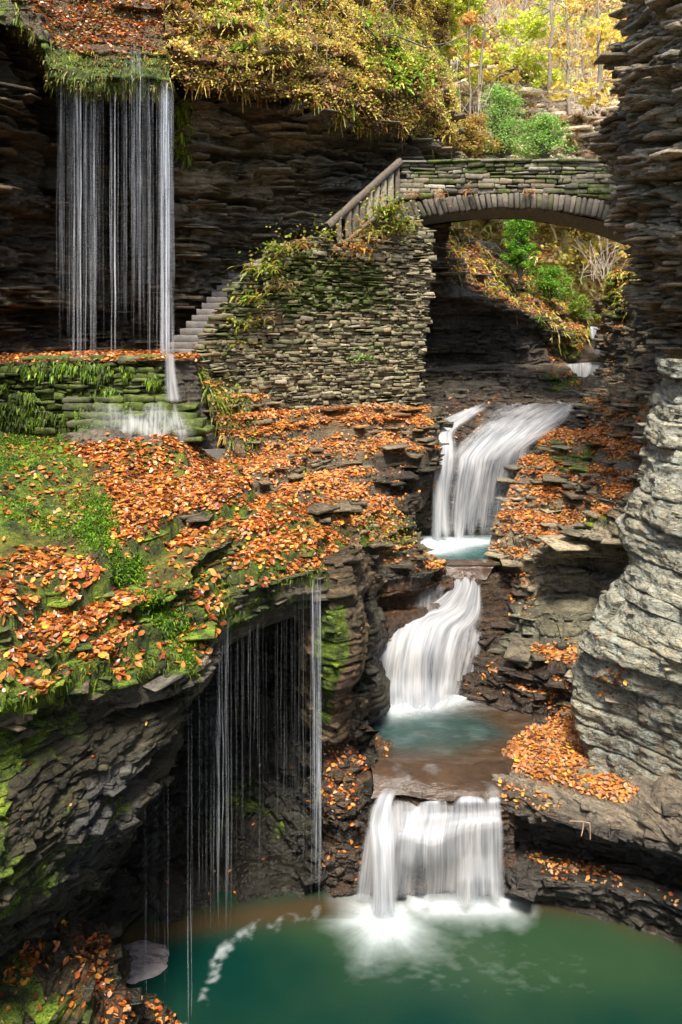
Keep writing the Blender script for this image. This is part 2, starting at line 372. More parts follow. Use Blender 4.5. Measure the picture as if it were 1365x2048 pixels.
patch('cliff', [   # hollow behind the dripping water
 [(190,1290,10.8),(330,1290,12),(450,1180,13.2),(560,1130,13.4),(650,1130,12.6),(720,1180,12)],
 [(130,1420,10),(300,1420,12.2),(430,1400,13.2),(550,1400,13),(640,1400,12.2),(715,1430,11.7)],
 [(110,1560,10),(270,1560,11.9),(420,1560,12.9),(560,1560,12.6),(650,1560,11.9),(740,1560,11.4)],
 [(100,1700,9.8),(230,1710,11.2),(400,1700,12.0),(540,1690,12.0),(660,1690,11.5),(745,1690,11.2)],
 [(110,1760,9.7),(230,1765,10.7),(400,1748,11.3),(540,1730,11.4),(650,1725,11.2),(750,1720,11.1)],
 [(130,1850,9.7),(225,1850,10.4),(380,1815,10.9),(540,1788,11.1),(655,1783,11.15),(790,1785,11.1)],
 [(130,1940,9.8),(225,1930,10.4),(380,1880,10.9),(540,1855,11.1),(655,1855,11.1),(850,1860,11.0)],
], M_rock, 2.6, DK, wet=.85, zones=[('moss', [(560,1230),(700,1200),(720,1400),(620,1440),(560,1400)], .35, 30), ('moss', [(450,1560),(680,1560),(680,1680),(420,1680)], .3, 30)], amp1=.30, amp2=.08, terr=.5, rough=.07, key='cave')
patch('cliff', [   # rounded pillar at the right end of the hollow
 [(600,1120,11.9),(655,1110,11.1),(700,1090,11.3),(742,1120,12.2),(756,1160,13.5)],
 [(600,1240,11.9),(655,1230,10.95),(704,1240,11.1),(722,1260,11.7),(735,1265,13)],
 [(600,1350,12),(660,1350,10.95),(708,1350,11.15),(724,1360,11.8),(735,1360,13)],
 [(610,1440,12.2),(655,1440,11.3),(690,1440,11.4),(706,1450,12),(720,1450,13.2)],
 [(620,1520,12.4),(660,1520,11.7),(690,1520,11.8),(706,1520,12.3),(720,1520,13.2)],
], M_rock, 2.4, (.15,.12,.08), wet=.5, zones=[('moss', [(630,1230),(690,1200),(700,1300),(660,1450),(620,1440)], .75, 20), ('tint', [(620,1330),(720,1330),(710,1450),(640,1450)], (.17,.12,.085), 20)], amp1=.16, amp2=.03, terr=.2, key='pillar')
patch('boulder_wall', [
 [(672,1150,13.2),(700,1150,12.4),(728,1170,12.3),(744,1190,12.8),(760,1190,14.2)],
 [(672,1250,13.2),(704,1240,12.3),(742,1255,12.2),(762,1280,12.8),(775,1290,14.2)],
 [(672,1340,13.2),(704,1330,12.5),(735,1320,12.4),(756,1320,12.9),(768,1320,14)],
 [(672,1420,13.2),(700,1395,12.6),(740,1385,12.5),(764,1400,12.9),(780,1400,14)],
 [(672,1500,13),(700,1470,12.6),(740,1440,12.7),(768,1430,13.1),(790,1430,14)],
], M_rock, 2.4, (.07,.07,.06), wet=.7, zones=[('tint', [(700,1150),(770,1200),(750,1310),(700,1310)], (.12,.12,.1), 15)], amp1=.14, amp2=.03, terr=.2, key='block').name = 'rock'
patch('rock', [   # wet shoulder left of the lowest fall
 [(672,1420,12.6),(740,1445,12.4),(790,1480,12.3),(825,1525,12.3),(845,1545,13)],
 [(655,1460,11.8),(710,1475,11.8),(762,1515,11.8),(818,1545,11.9),(838,1556,12.7)],
 [(640,1560,11.4),(690,1550,11.3),(730,1560,11.5),(775,1575,11.8),(825,1575,12.5)],
 [(640,1660,11.3),(680,1645,11.1),(722,1645,11.2),(748,1630,11.6),(770,1610,12.2)],
 [(640,1740,11.2),(680,1740,11.05),(722,1740,11.1),(745,1735,11.4),(770,1735,12)],
 [(640,1840,11),(690,1840,10.9),(722,1840,10.95),(750,1840,11.3),(790,1840,11.6)],
], M_rock, 2.4, (.13,.10,.08), wet=.95, zones=[('litter', [(690,1430),(830,1530),(740,1560),(650,1640),(650,1500)], .35, 15)], amp1=.14, amp2=.05, terr=.7, key='shoulder')
patch('rocky_slope', [   # leafy slope and shelves between the wall foot and the gully
 [(380,700,15.6),(440,760,16),(560,796,16.6),(700,806,17.3),(838,812,17.9),(885,815,19)],
 [(400,760,15.2),(470,810,15.5),(590,830,16.1),(710,835,16.8),(845,835,17.4),(872,840,18.5)],
 [(430,820,14.8),(500,855,15),(620,880,15.6),(730,890,16.2),(862,880,17.0),(880,885,18.2)],
 [(460,870,14.5),(530,900,14.6),(630,920,15),(730,935,15.6),(855,950,16.6),(872,955,17.6)],
 [(480,900,14.1),(560,930,14.2),(650,965,14.4),(735,1000,14.9),(792,1030,15.4),(812,1050,16.3)],
 [(500,960,13.3),(600,990,13.4),(690,1025,13.6),(750,1060,14.1),(806,1085,14.6),(828,1095,15.8)],
 [(600,1090,13.5),(670,1110,13.5),(730,1115,13.8),(790,1110,14.2),(850,1120,14.7),(895,1140,15.3)],
 [(660,1180,13.8),(700,1170,13.6),(740,1150,13.7),(800,1150,14.05),(860,1150,14.5),(900,1155,15)],
 [(660,1290,14),(700,1260,13.9),(745,1220,13.9),(800,1190,14.2),(850,1180,14.6),(905,1168,15.1)],
 [(660,1400,14),(700,1360,14),(745,1260,14),(800,1235,14.2),(850,1220,14.6),(900,1200,15)],
 [(660,1500,14),(700,1480,14),(745,1440,14),(800,1420,14.2),(850,1400,14.6),(900,1380,15)],
], M_rock, 2.6, (.19,.165,.12), wet=.25, zones=[
  ('litter', [(390,700),(480,790),(850,800),(870,900),(700,960),(800,1030),(820,1090),(690,1060),(600,980),(430,880)], .7, 20), ('litter', [(760,1080),(850,1090),(900,1140),(760,1120)], .8, 12),
  ('tint', [(740,920),(880,900),(880,1100),(800,1060)], (.08,.07,.055), 15), ('tint', [(640,800),(850,800),(850,850),(640,850)], (.3,.17,.07), 15), ('tint', [(690,1120),(900,1140),(900,1165),(690,1300)], (.07,.068,.06), 12), ('tint', [(760,1165),(920,1160),(900,1260),(740,1260)], (.16,.09,.05), 10),
  ('wet', [(690,1100),(920,1100),(920,1300),(690,1420)], .9, 15),
  ('moss', [(700,1030),(820,1050),(830,1100),(720,1100)], .6, 15), ('moss', [(440,760),(500,760),(530,880),(440,880)], .5, 20)],
 amp1=.18, amp2=.07, terr=1, terr1=.9, und=.28, key='lslope')
patch('riverbed', [   # dark walls and slab carrying the upper falls
 [(840,760,22),(900,770,22),(1000,775,22),(1100,780,22.3),(1190,785,22.5),(1230,780,22)],
 [(835,800,20.8),(900,800,21),(975,800,20.9),(1070,796,21.2),(1170,800,21.4),(1220,800,21)],
 [(830,850,19.2),(890,825,19.8),(985,822,20.0),(1085,822,20.2),(1150,825,20.2),(1200,830,19.8)],
 [(825,890,17.9),(872,862,18.6),(950,862,18.7),(1030,862,18.7),(1090,860,18.7),(1130,870,18.3)],
 [(815,940,17.3),(868,905,17.8),(925,935,17.6),(975,915,17.7),(1040,893,17.9),(1075,900,17.9)],
 [(800,980,17.2),(866,930,17.7),(925,960,17.55),(975,945,17.7),(1040,925,17.9),(1075,930,17.9)],
 [(780,1050,17.3),(866,1010,17.7),(925,1020,17.65),(975,1010,17.7),(1040,1000,17.9),(1075,1000,17.8)],
 [(770,1150,17),(866,1100,17.6),(925,1110,17.6),(975,1110,17.6),(1040,1100,17.6),(1075,1100,17.4)],
], M_rock, 2.6, (.11,.095,.08), wet=.9, zones=[('tint', [(900,800),(1150,800),(1080,850),(930,940)], (.13,.105,.085), 20)], amp1=.10, amp2=.05, terr=.8, key='slab')
patch('riverbed', [   # brown chute and the hump under the middle fall
 [(780,1120,16.2),(880,1128,15.7),(930,1128,15.6),(1000,1125,15.8),(1080,1120,15.9)],
 [(780,1165,15.3),(880,1156,15.25),(930,1156,15.25),(985,1156,15.35),(1060,1160,15.5)],
 [(770,1215,14.9),(870,1185,15.05),(925,1170,15.1),(970,1175,15.2),(1040,1200,15.2)],
 [(755,1245,14.75),(830,1225,14.75),(890,1222,14.8),(960,1230,14.85),(1020,1245,14.8)],
 [(745,1290,14.4),(800,1262,14.35),(870,1262,14.4),(935,1270,14.5),(1000,1290,14.5)],
 [(735,1360,14.1),(790,1355,13.95),(865,1355,13.95),(925,1355,14.05),(990,1350,14.1)],
 [(730,1440,13.9),(790,1440,13.8),(865,1435,13.8),(915,1430,13.8),(980,1430,13.7)],
], M_rock, 2.6, (.12,.085,.06), wet=.95, amp1=.07, amp2=.04, terr=.7, key='mid')
patch('riverbed', [   # floor of the third pool, lip and face of the lowest fall
 [(690,1400,14.2),(800,1395,14.2),(900,1395,14.2),(1000,1400,14.1),(1110,1400,14)],
 [(690,1500,12.6),(800,1500,12.55),(900,1500,12.5),(980,1500,12.5),(1050,1500,12.5)],
 [(710,1545,11.95),(790,1545,11.9),(870,1545,11.85),(980,1550,11.8),(1050,1560,11.7)],
 [(725,1590,11.5),(770,1580,11.5),(850,1588,11.35),(950,1590,11.3),(1020,1595,11.3)],
 [(722,1640,11.25),(760,1615,11.3),(845,1618,11.2),(950,1620,11.15),(1030,1625,11.1)],
 [(715,1700,11.2),(760,1690,11.2),(850,1690,11.1),(950,1690,11.1),(1030,1690,11.1)],
 [(705,1790,11.1),(760,1790,11.05),(850,1790,11.05),(950,1790,11.05),(1040,1790,11.1)],
 [(705,1860,10.9),(760,1860,10.9),(850,1860,10.9),(950,1860,10.9),(1040,1860,10.9)],
], M_rock, 2.6, (.13,.085,.06), wet=.95, amp1=.07, amp2=.04, terr=.6, key='lip')
patch('rocky_slope', [   # right bank
 [(1090,770,24),(1160,765,23),(1230,745,21.5),(1300,735,18),(1380,720,16)],
 [(1165,802,21.3),(1195,795,20.6),(1240,785,19),(1292,765,17),(1360,745,15.4)],
 [(1120,842,19.4),(1160,838,18.9),(1220,835,17.9),(1285,832,16.4),(1345,830,15)],
 [(1055,885,18),(1110,888,17.6),(1190,890,16.8),(1280,890,15.6),(1345,900,14.6)],
 [(1020,980,16.8),(1085,980,16.5),(1160,975,15.9),(1230,975,15),(1310,980,14.2)],
 [(985,1055,16.2),(1050,1055,15.8),(1120,1055,15.2),(1195,1030,14.5),(1290,1010,13.9)],
 [(975,1095,16.0),(1035,1105,15.4),(1095,1090,14.9),(1180,1070,14.3),(1270,1050,13.8)],
 [(980,1130,16),(1035,1128,15.7),(1095,1112,15.5),(1180,1100,15),(1270,1080,14.6)],
 [(985,1150,15.8),(1035,1155,15.3),(1095,1160,15.3),(1170,1160,15.1),(1250,1150,14.6)],
 [(975,1190,15.4),(1030,1200,15),(1075,1210,14.6),(1140,1205,14.3),(1225,1200,14.2)],
 [(960,1240,14.9),(1020,1245,14.6),(1075,1245,14.2),(1130,1250,13.9),(1200,1260,13.7)],
 [(940,1290,14.6),(1010,1290,14.2),(1075,1290,13.8),(1140,1300,13.5),(1200,1300,13.3)],
 [(920,1345,14.2),(1000,1345,13.8),(1070,1355,13.4),(1150,1360,13.0),(1210,1360,12.8)],
 [(900,1385,13.95),(960,1390,13.7),(1060,1395,13.3),(1140,1395,13.0),(1210,1395,12.8)],
 [(890,1402,13.9),(960,1412,13.55),(1050,1418,13.3),(1120,1425,13.0),(1210,1425,12.8)],
 [(890,1450,13.9),(960,1460,13.6),(1050,1470,13.4),(1120,1480,13.2),(1210,1480,13)],
], M_rock, 2.5, (.27,.25,.20), wet=.1, zones=[
  ('litter', [(1160,800),(1290,790),(1290,930),(1220,1010),(1100,1085),(1040,1110),(985,1090),(1060,900)], .75, 20),
  ('moss', [(1080,880),(1260,870),(1230,1060),(1040,1060)], .35, 25),
  ('tint', [(1010,1190),(1230,1190),(1180,1300),(1000,1300)], (.15,.16,.13), 12), ('wet', [(900,1300),(1160,1320),(1160,1460),(880,1460)], .9, 12), ('wet', [(940,1130),(1060,1130),(1000,1300),(900,1300)], .9, 15),
  ('tint', [(890,1300),(1150,1310),(1150,1460),(880,1460)], (.10,.08,.065), 12), ('tint', [(940,1130),(1040,1130),(1000,1300),(900,1300)], (.10,.075,.06), 12)],
 amp1=.20, amp2=.08, terr=1, terr1=.9, und=.18, blk=.8, key='rslope')
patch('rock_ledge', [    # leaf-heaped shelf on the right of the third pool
 [(1075,1412,13.4),(1130,1395,13.3),(1170,1380,13),(1230,1370,12.6),(1400,1370,11.8)],
 [(1040,1455,12.75),(1100,1460,12.5),(1165,1470,12.2),(1210,1480,11.9),(1400,1480,11.2)],
 [(990,1495,12.25),(1060,1505,12),(1150,1520,11.7),(1220,1530,11.4),(1400,1540,10.6)],
 [(985,1535,11.7),(1060,1545,11.4),(1150,1560,11),(1250,1575,10.7),(1400,1595,10.0)],
 [(985,1558,11.4),(1060,1585,11.0),(1150,1612,10.6),(1270,1635,10.2),(1420,1655,9.6)],
 [(990,1580,11.3),(1060,1610,10.95),(1150,1640,10.5),(1280,1670,10.05),(1450,1710,9.3)],
 [(1000,1610,11.5),(1060,1640,11.3),(1150,1672,11.0),(1290,1700,10.6),(1450,1740,9.9)],
 [(1005,1650,11.7),(1080,1680,11.6),(1170,1700,11.3),(1300,1725,10.9),(1450,1770,10.3)],
 [(1005,1690,11.6),(1080,1706,11.3),(1190,1722,10.9),(1310,1745,10.5),(1450,1790,9.9)],
 [(1008,1735,11.1),(1070,1745,10.8),(1200,1762,10.5),(1320,1785,10.15),(1450,1830,9.5)],
 [(1008,1765,11.1),(1080,1772,10.85),(1200,1785,10.6),(1330,1815,10.2),(1450,1870,9.5)],
 [(1010,1800,11.1),(1090,1800,10.95),(1210,1815,10.7),(1350,1850,10.3),(1480,1910,9.7)],
 [(1010,1900,10.8),(1090,1900,10.7),(1210,1900,10.5),(1350,1940,10.1),(1480,2010,9.5)],
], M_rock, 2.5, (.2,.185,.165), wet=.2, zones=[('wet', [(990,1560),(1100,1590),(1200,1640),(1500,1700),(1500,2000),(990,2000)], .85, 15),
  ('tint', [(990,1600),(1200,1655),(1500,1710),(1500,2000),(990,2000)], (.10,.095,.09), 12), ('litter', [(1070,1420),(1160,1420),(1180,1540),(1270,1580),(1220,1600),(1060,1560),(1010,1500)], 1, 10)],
 amp1=.09, amp2=.06, terr=.85, key='rledge')
patch('cliff', [    # pale buttress on the right
 [(1345,700,15.5),(1318,715,13.2),(1345,715,12.4),(1400,715,12.0),(1560,715,11.2)],
 [(1330,850,15),(1292,850,13),(1330,850,12.2),(1390,850,11.8),(1560,850,11)],
 [(1315,950,14.6),(1282,950,12.7),(1320,955,11.9),(1390,960,11.4),(1560,960,10.6)],
 [(1290,1030,14.5),(1243,1030,12.7),(1290,1040,11.8),(1370,1050,11.1),(1560,1060,10.2)],
 [(1300,1130,14.3),(1256,1130,12.4),(1300,1140,11.5),(1370,1150,10.9),(1560,1160,10)],
 [(1270,1210,14),(1215,1210,12.2),(1270,1220,11.3),(1360,1230,10.7),(1560,1240,9.8)],
 [(1210,1290,13.7),(1152,1300,12.1),(1210,1320,11.3),(1330,1330,10.6),(1560,1340,9.6)],
 [(1215,1380,13.6),(1150,1385,12.1),(1200,1390,11.5),(1320,1400,10.7),(1560,1420,9.5)],
 [(1220,1440,13.6),(1160,1450,12),(1210,1470,11.5),(1310,1480,10.9),(1560,1500,9.6)],
 [(1230,1520,13.6),(1172,1515,11.8),(1230,1540,11.3),(1310,1560,10.8),(1560,1590,9.5)],
 [(1250,1600,13),(1180,1580,11.6),(1250,1610,11),(1320,1630,10.6),(1560,1660,9.4)],
], M_lich, 2.4, (.27,.275,.24), wet=0, zones=[('tint', [(1170,1440),(1500,1400),(1500,1660),(1170,1600)], (.15,.145,.125), 40), ('tint', [(1230,1330),(1330,1370),(1320,1440),(1210,1420)], (.17,.155,.14), 20)],
 amp1=.16, amp2=.014, terr=.1, rough=.075, blk=.5, key='buttress')
patch('cliff', [    # upper right cliff
 [(1295,-80,17),(1268,-80,13.8),(1300,-80,12.6),(1365,-80,11.8),(1600,-80,10.2)],
 [(1300,60,17),(1275,60,13.8),(1305,60,12.6),(1365,60,11.8),(1600,60,10.2)],
 [(1290,150,17),(1262,155,14),(1270,150,12.8),(1365,150,11.9),(1600,150,10.2)],
 [(1290,210,17.2),(1275,215,14.2),(1285,215,13),(1365,215,12),(1600,215,10.2)],
 [(1250,262,17.3),(1208,262,14.6),(1262,270,13.4),(1365,280,12.3),(1600,280,10.4)],
 [(1270,340,17.4),(1243,340,14.6),(1275,340,13.3),(1365,350,12.2),(1600,350,10.6)],
 [(1290,450,17.6),(1257,450,14.6),(1290,450,13.5),(1365,450,12.5),(1600,450,10.8)],
 [(1310,540,17.6),(1278,540,14.8),(1305,540,13.7),(1375,540,12.8),(1600,540,11)],
 [(1340,630,17.4),(1303,630,15),(1330,630,14),(1390,630,13.2),(1600,630,11.6)],
 [(1370,690,17),(1330,700,15.5),(1352,700,14.6),(1400,705,13.8),(1600,700,12.6)],
 [(1380,705,17.6),(1345,712,17.2),(1380,715,16),(1430,715,15),(1620,715,14)],
], M_rock, 2.5, (.28,.265,.23), zones=[('tint', [(1200,230),(1280,250),(1260,320),(1200,300)], (.12,.11,.09), 15), ('tint', [(1250,450),(1400,480),(1400,720),(1280,720)], (.21,.20,.175), 30)], amp1=.26, amp2=.09, terr=.2, rough=.09, blk=1.0, key='rcliff')
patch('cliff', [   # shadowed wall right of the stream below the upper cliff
 [(1260,600,21),(1300,600,19.5),(1400,600,17),(1550,600,15)],
 [(1240,700,21),(1290,700,19.5),(1400,700,17),(1550,700,15)],
 [(1220,790,21),(1280,780,18.5),(1400,760,16),(1550,760,14)],
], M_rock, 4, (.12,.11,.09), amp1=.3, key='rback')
# ---- left alcove and the overhang under the hill
patch('cliff', [
 [(-300,-60,14),(-60,-40,15.6),(100,-20,18.6),(260,0,19.6),(380,60,18.4),(500,90,19),(640,140,19.8),(760,150,21),(900,200,22.8)],
 [(-300,60,14),(-60,60,15.2),(90,110,18.2),(260,140,19.2),(378,180,17.0),(500,185,17.2),(640,225,18.0),(750,240,19.4),(900,290,22.5)],
 [(-300,200,14),(-40,200,15.2),(90,210,18.2),(250,220,19.4),(378,235,17.4),(500,230,18.0),(640,270,18.8),(750,300,20.2),(900,330,22)],
 [(-300,350,14),(-40,350,15.4),(90,350,18),(250,350,19.5),(380,340,18),(500,350,19.2),(640,360,20),(750,350,20.8),(900,350,21.6)],
 [(-300,500,14),(-40,500,15.8),(90,500,17.8),(240,500,19.4),(370,480,18.2),(480,470,19.4),(630,450,20.2),(750,420,20.8),(900,420,21.6)],
 [(-300,640,14),(-40,640,15.8),(90,640,17.4),(220,640,18.8),(350,620,18.6),(450,560,19.6),(600,500,20.4),(750,480,21),(900,480,21.6)],
 [(-300,760,14),(-40,760,15.8),(90,760,17.4),(220,760,18.6),(350,740,18.8),(450,700,20),(600,640,20.8),(750,600,21),(900,560,21.6)],
], M_rock, 2.6, (.12,.10,.072), wet=.3, zones=[('tint', [(350,220),(900,230),(900,560),(450,620),(350,600)], (.24,.21,.16), 30), ('tint', [(640,180),(860,200),(860,330),(720,420),(640,350)], (.20,.2,.18), 25), ('wet', [(60,150),(350,150),(350,700),(60,700)], .7, 30), ('tint', [(380,420),(560,430),(520,560),(400,620)], (.26,.24,.20), 25)],
 amp1=.34, amp2=.11, terr=.3, rough=.08, blk=1.0, key='alcove')
patch('terrain', [   # mossy brow the upper fall drips from
 [(-300,-260,18),(-40,-260,18.5),(120,-260,19),(240,-260,19),(345,-260,19.4)],
 [(-300,-120,16.5),(0,-90,17),(130,-80,17.6),(230,-80,17.6),(340,-80,18)],
 [(-300,-60,15.6),(20,-30,16),(120,30,16.4),(220,50,16.4),(335,40,16.8)],
 [(-300,20,15),(30,15,15.3),(115,110,15.3),(220,120,15.3),(338,125,15.6)],
 [(-300,45,14.9),(35,40,15.2),(115,150,15.1),(215,165,15),(345,165,15.4)],
 [(-300,40,15.2),(40,50,15.8),(118,165,15.7),(218,175,15.6),(352,185,16)],
 [(-300,10,16.5),(50,30,17),(120,120,18),(220,120,18.6),(360,190,18)],
], M_rock, 2.6, (.12,.10,.06), moss=.3, wet=.5, zones=[('moss', [(30,30),(120,100),(240,100),(345,100),(345,190),(100,190),(20,60)], 1, 20), ('litter', [(60,-60),(340,-60),(345,100),(200,120),(120,90)], .9, 15)], amp1=.16, amp2=.05, terr=.7, key='brow')
HILLC = (.15, .10, .05)
patch('hill', [
 [(310,-260,20),(480,-260,21),(640,-260,22),(760,-200,23),(860,-100,25),(960,-60,28)],
 [(322,-80,17.8),(470,-80,18.4),(620,-60,19.4),(740,-20,20.8),(800,60,22.5),(880,90,26)],
 [(330,40,16.4),(450,60,17),(600,80,17.8),(740,90,19.4),(850,130,21.2),(900,160,25)],
 [(345,110,15.8),(420,130,16.2),(560,145,16.8),(720,160,18.6),(860,190,20.4),(905,205,24)],
 [(360,155,16.0),(420,165,16.3),(560,175,16.9),(700,232,18.2),(865,262,20.8),(912,280,24)],
 [(375,160,17.4),(430,172,17.8),(560,180,18.4),(700,240,19.6),(860,280,21.7),(930,300,24)],
], M_rock, 3, HILLC, moss=.35, zones=[('litter', [(300,-300),(1000,-300),(1000,330),(300,330)], .8, 10)], amp1=.3, amp2=.04, terr=.3, rough=.12, key='hill')
# ---- beyond the bridge
patch('rocky_slope', [
 [(845,440,24.5),(905,452,26),(1000,500,28),(1080,570,30),(1200,600,33)],
 [(865,500,22.6),(920,530,23),(1005,570,24.5),(1100,620,26.5),(1172,640,28.5)],
 [(862,545,22.0),(930,575,22.3),(1010,603,23.1),(1088,632,24.4),(1165,690,25.6)],
 [(850,562,21.9),(930,595,22.2),(1010,615,23.1),(1085,648,24.4),(1150,710,25.4)],
 [(845,580,22.3),(930,610,22.8),(1010,630,23.7),(1080,665,24.9),(1120,715,25.2)],
 [(845,650,22.8),(930,660,23.3),(1010,670,23.8),(1080,690,24.8),(1120,722,25.2)],
 [(845,720,22.9),(930,720,23.2),(1010,722,23.7),(1090,726,24.4),(1130,728,24.9)],
 [(845,738,21.8),(930,732,22.2),(1010,734,22.6),(1090,740,23.1),(1150,748,23.4)],
 [(842,765,21.5),(930,762,21.8),(1010,762,22.2),(1090,768,22.6),(1180,775,22.8)],
 [(838,815,21.2),(930,812,21.4),(1010,808,21.6),(1090,806,21.9),(1200,804,21.8)],
 [(838,870,21.2),(930,870,21.4),(1010,870,21.6),(1090,870,21.9),(1200,860,21.8)],
], M_rock, 2.5, (.15,.14,.12), wet=.3, zones=[('litter', [(860,440),(1180,600),(1180,720),(1100,720),(1080,640),(1000,600),(860,550)], .9, 10), ('tint', [(840,575),(1010,625),(1085,660),(1100,728),(840,728)], (.07,.06,.05), 8), ('moss', [(1060,620),(1180,650),(1170,720),(1110,720)], .5, 15), ('moss', [(1060,740),(1180,745),(1200,780),(1100,790)], .55, 12)], amp1=.22, amp2=.08, terr=.9, key='farleft')
patch('rock', [
 [(1225,545,27),(1245,540,24.5),(1300,535,23),(1380,530,22)],
 [(1205,600,26),(1225,590,24),(1290,590,22.3),(1380,590,21.5)],
 [(1200,650,25.6),(1214,650,23.6),(1290,650,22),(1380,650,21)],
 [(1200,725,25.5),(1210,726,23.4),(1290,726,21.6),(1380,726,20.5)],
 [(1190,760,24),(1205,745,22.9),(1290,738,20.8),(1380,732,19)],
], M_rock, 2.6, (.14,.13,.11), zones=[('litter', [(1220,540),(1320,540),(1320,600),(1210,610)], .9, 10), ('moss', [(1205,540),(1320,540),(1320,640),(1205,650)], .6, 15)], amp1=.25, amp2=.09, terr=.9, key='farright')
patch('riverbed', [
 [(1080,600,40),(1180,610,40),(1280,600,40)],
 [(1120,700,29),(1190,700,29),(1260,700,28)],
 [(1100,728,25.6),(1180,724,25.4),(1260,724,25)],
 [(1100,760,24.4),(1180,756,24.2),(1260,750,24)],
 [(1080,790,23),(1180,790,23),(1260,790,22.6)],
], M_rock, 4, (.12,.1,.08), wet=.7, amp1=.1, key='upbed')
patch('hill', [
 [(300,-520,60),(700,-520,58),(1100,-520,58),(1700,-520,60)],
 [(400,-160,46),(750,-160,45),(1100,-160,45),(1600,-160,44)],
 [(500,160,38),(800,150,38),(1100,160,38),(1600,160,36)],
 [(600,400,32),(850,400,32),(1100,400,32),(1600,400,31)],
 [(700,560,31),(900,560,30.5),(1150,560,30.5),(1600,560,29)],
 [(800,680,31),(950,680,31),(1150,680,32),(1500,680,31)],
], M_rock, 5, (.62,.54,.24), moss=.0, zones=[('litter', [(-3000,-3000),(3000,-3000),(3000,3000),(-3000,3000)], .9, 5)], amp1=.6, rough=.3, terr=.3, key='bghill')  # slope colour lightened in place of distance haze
patch('rock_outcrop', [
 [(860,90,33),(940,130,31.5),(1040,140,31.5),(1120,180,31.5),(1220,225,31),(1300,240,31)],
 [(860,140,32),(940,150,30.6),(1045,165,30.6),(1120,200,30.6),(1220,240,30),(1300,250,30)],
 [(860,220,31),(940,225,29.8),(1045,235,29.8),(1120,250,29.8),(1220,280,29.2),(1300,280,29)],
 [(860,330,29),(940,330,28.6),(1045,330,28.6),(1120,330,28.6),(1220,330,28),(1300,330,28)],
 [(860,370,31),(940,370,31),(1045,370,31),(1120,370,31),(1220,370,31),(1300,370,31)],
], M_rock, 2.6, (.62,.55,.50), zones=[('moss', [(860,80),(1300,80),(1300,200),(860,170)], .25, 15)], amp1=.45, amp2=.12, terr=.95, blk=1.1, key='outcrop')  # pale rock, its colour raised further to stand in for haze
# ---- the ground under and round everything, and gorge walls beyond the frame, added to cut off side light
def sheet(name, P4, mat, n=40, base=(.12,.1,.08), **kw):
    P4 = np.asarray(P4, float); s = np.linspace(0, 1, n)
    G = (P4[0]*(1-s)[:, None, None]+P4[3]*s[:, None, None])*(1-s)[None, :, None]+(P4[1]*(1-s)[:, None, None]+P4[2]*s[:, None, None])*s[None, :, None]
    Q = strata(G, **kw); c = rocktint(Q, base); mk = np.zeros((n*n, 3))
    return mesh_np(name, Q.reshape(-1, 3), grid_faces(n, n), mat, col=c.reshape(-1, 3), mask=mk)
tag(mesh_np('ground', [(-300,-300,-10.5),(300,-300,-10.5),(300,400,-10.5),(-300,400,-10.5)], [[0,1,2,3]], plain('ground_soil', (.1,.08,.05))), kind='structure')
tag(sheet('cliff', [(-4.2,-8,-10.4),(-4.6,7.5,-10.4),(-5.4,7.5,3),(-5.2,-8,3)], M_rock, 90, (.12,.11,.09), amp1=.4), kind='structure')
tag(sheet('cliff', [(-4.6,7.4,-2.4),(-9,16,-2),(-9,16,9),(-5.4,7.4,3)], M_rock, 90, (.12,.11,.09), amp1=.4), kind='structure')
tag(sheet('cliff', [(7.2,9.5,-10.4),(5.2,-8,-10.4),(6.4,-8,5),(7.0,9.5,8)], M_rock, 90, (.14,.13,.11), amp1=.4), kind='structure')
# ================================================================ WATER
def pool_material(name, deep, shallow, edge_attr=True, rough=.12, foam=0.0, bscale=3.0, bstr=.15, var=.25):
    m, nt, out = mat_new(name); b = NB(nt)
    at = b.n('ShaderNodeAttribute', attribute_name='tint').outputs['Color']
    mk = b.n('ShaderNodeSeparateColor', {0: b.n('ShaderNodeAttribute', attribute_name='mask').outputs['Color']})
    pos = b.n('ShaderNodeNewGeometry').outputs['Position']
    n1 = b.noise(b.n('ShaderNodeMapping', {'Vector': pos, 'Scale': (1, 1.6, 1), 'Rotation': (0, 0, .3)}).outputs[0], bscale, 5, .6, .6)
    n2 = b.noise(pos, bscale*7, 4, .6)
    col = b.mix(1, at, b.ramp(n1, [(.3, (1-var,)*3), (.7, (1+var,)*3)]), 'MULTIPLY')
    # soft foam and painted shimmer: mask G, broken by noise
    foam_shimmer = b.math('ADD', mk.outputs[1], b.math('MULTIPLY', b.math('SUBTRACT', b.math('ADD', b.math('MULTIPLY', n1, .6), b.math('MULTIPLY', n2, .4)), .5), b.math('MULTIPLY', mk.outputs[2], 2.4)), True)
    foam_shimmer = b.math('MULTIPLY', foam_shimmer, b.math('GREATER_THAN', mk.outputs[1], .004))
    col = b.mix(foam_shimmer, col, (.72, .8, .82))
    n3 = b.noise(b.n('ShaderNodeMapping', {'Vector': pos, 'Scale': (6, 16, 1), 'Rotation': (0, 0, -.25)}).outputs[0], 1.6, 5, .7, .5)
    bp = b.n('ShaderNodeBump', {'Height': b.math('ADD', b.math('MULTIPLY', n1, .5), b.math('ADD', b.math('MULTIPLY', n3, .35), b.math('MULTIPLY', n2, .1))), 'Strength': bstr, 'Distance': .1}).outputs[0]
    ro = b.math('ADD', rough, b.math('MULTIPLY', foam_shimmer, .5), True)
    p = b.n('ShaderNodeBsdfPrincipled', {'Base Color': col, 'Roughness': ro, 'Normal': bp, 'IOR': 1.33})
    nt.links.new(p.outputs[0], out.inputs[0]); return m
M_pool = pool_material('pool_water', None, None, rough=.22, bscale=1.1, bstr=.09, var=.05)
M_stream = pool_material('stream_water', None, None, rough=.12, bscale=5, bstr=.35)
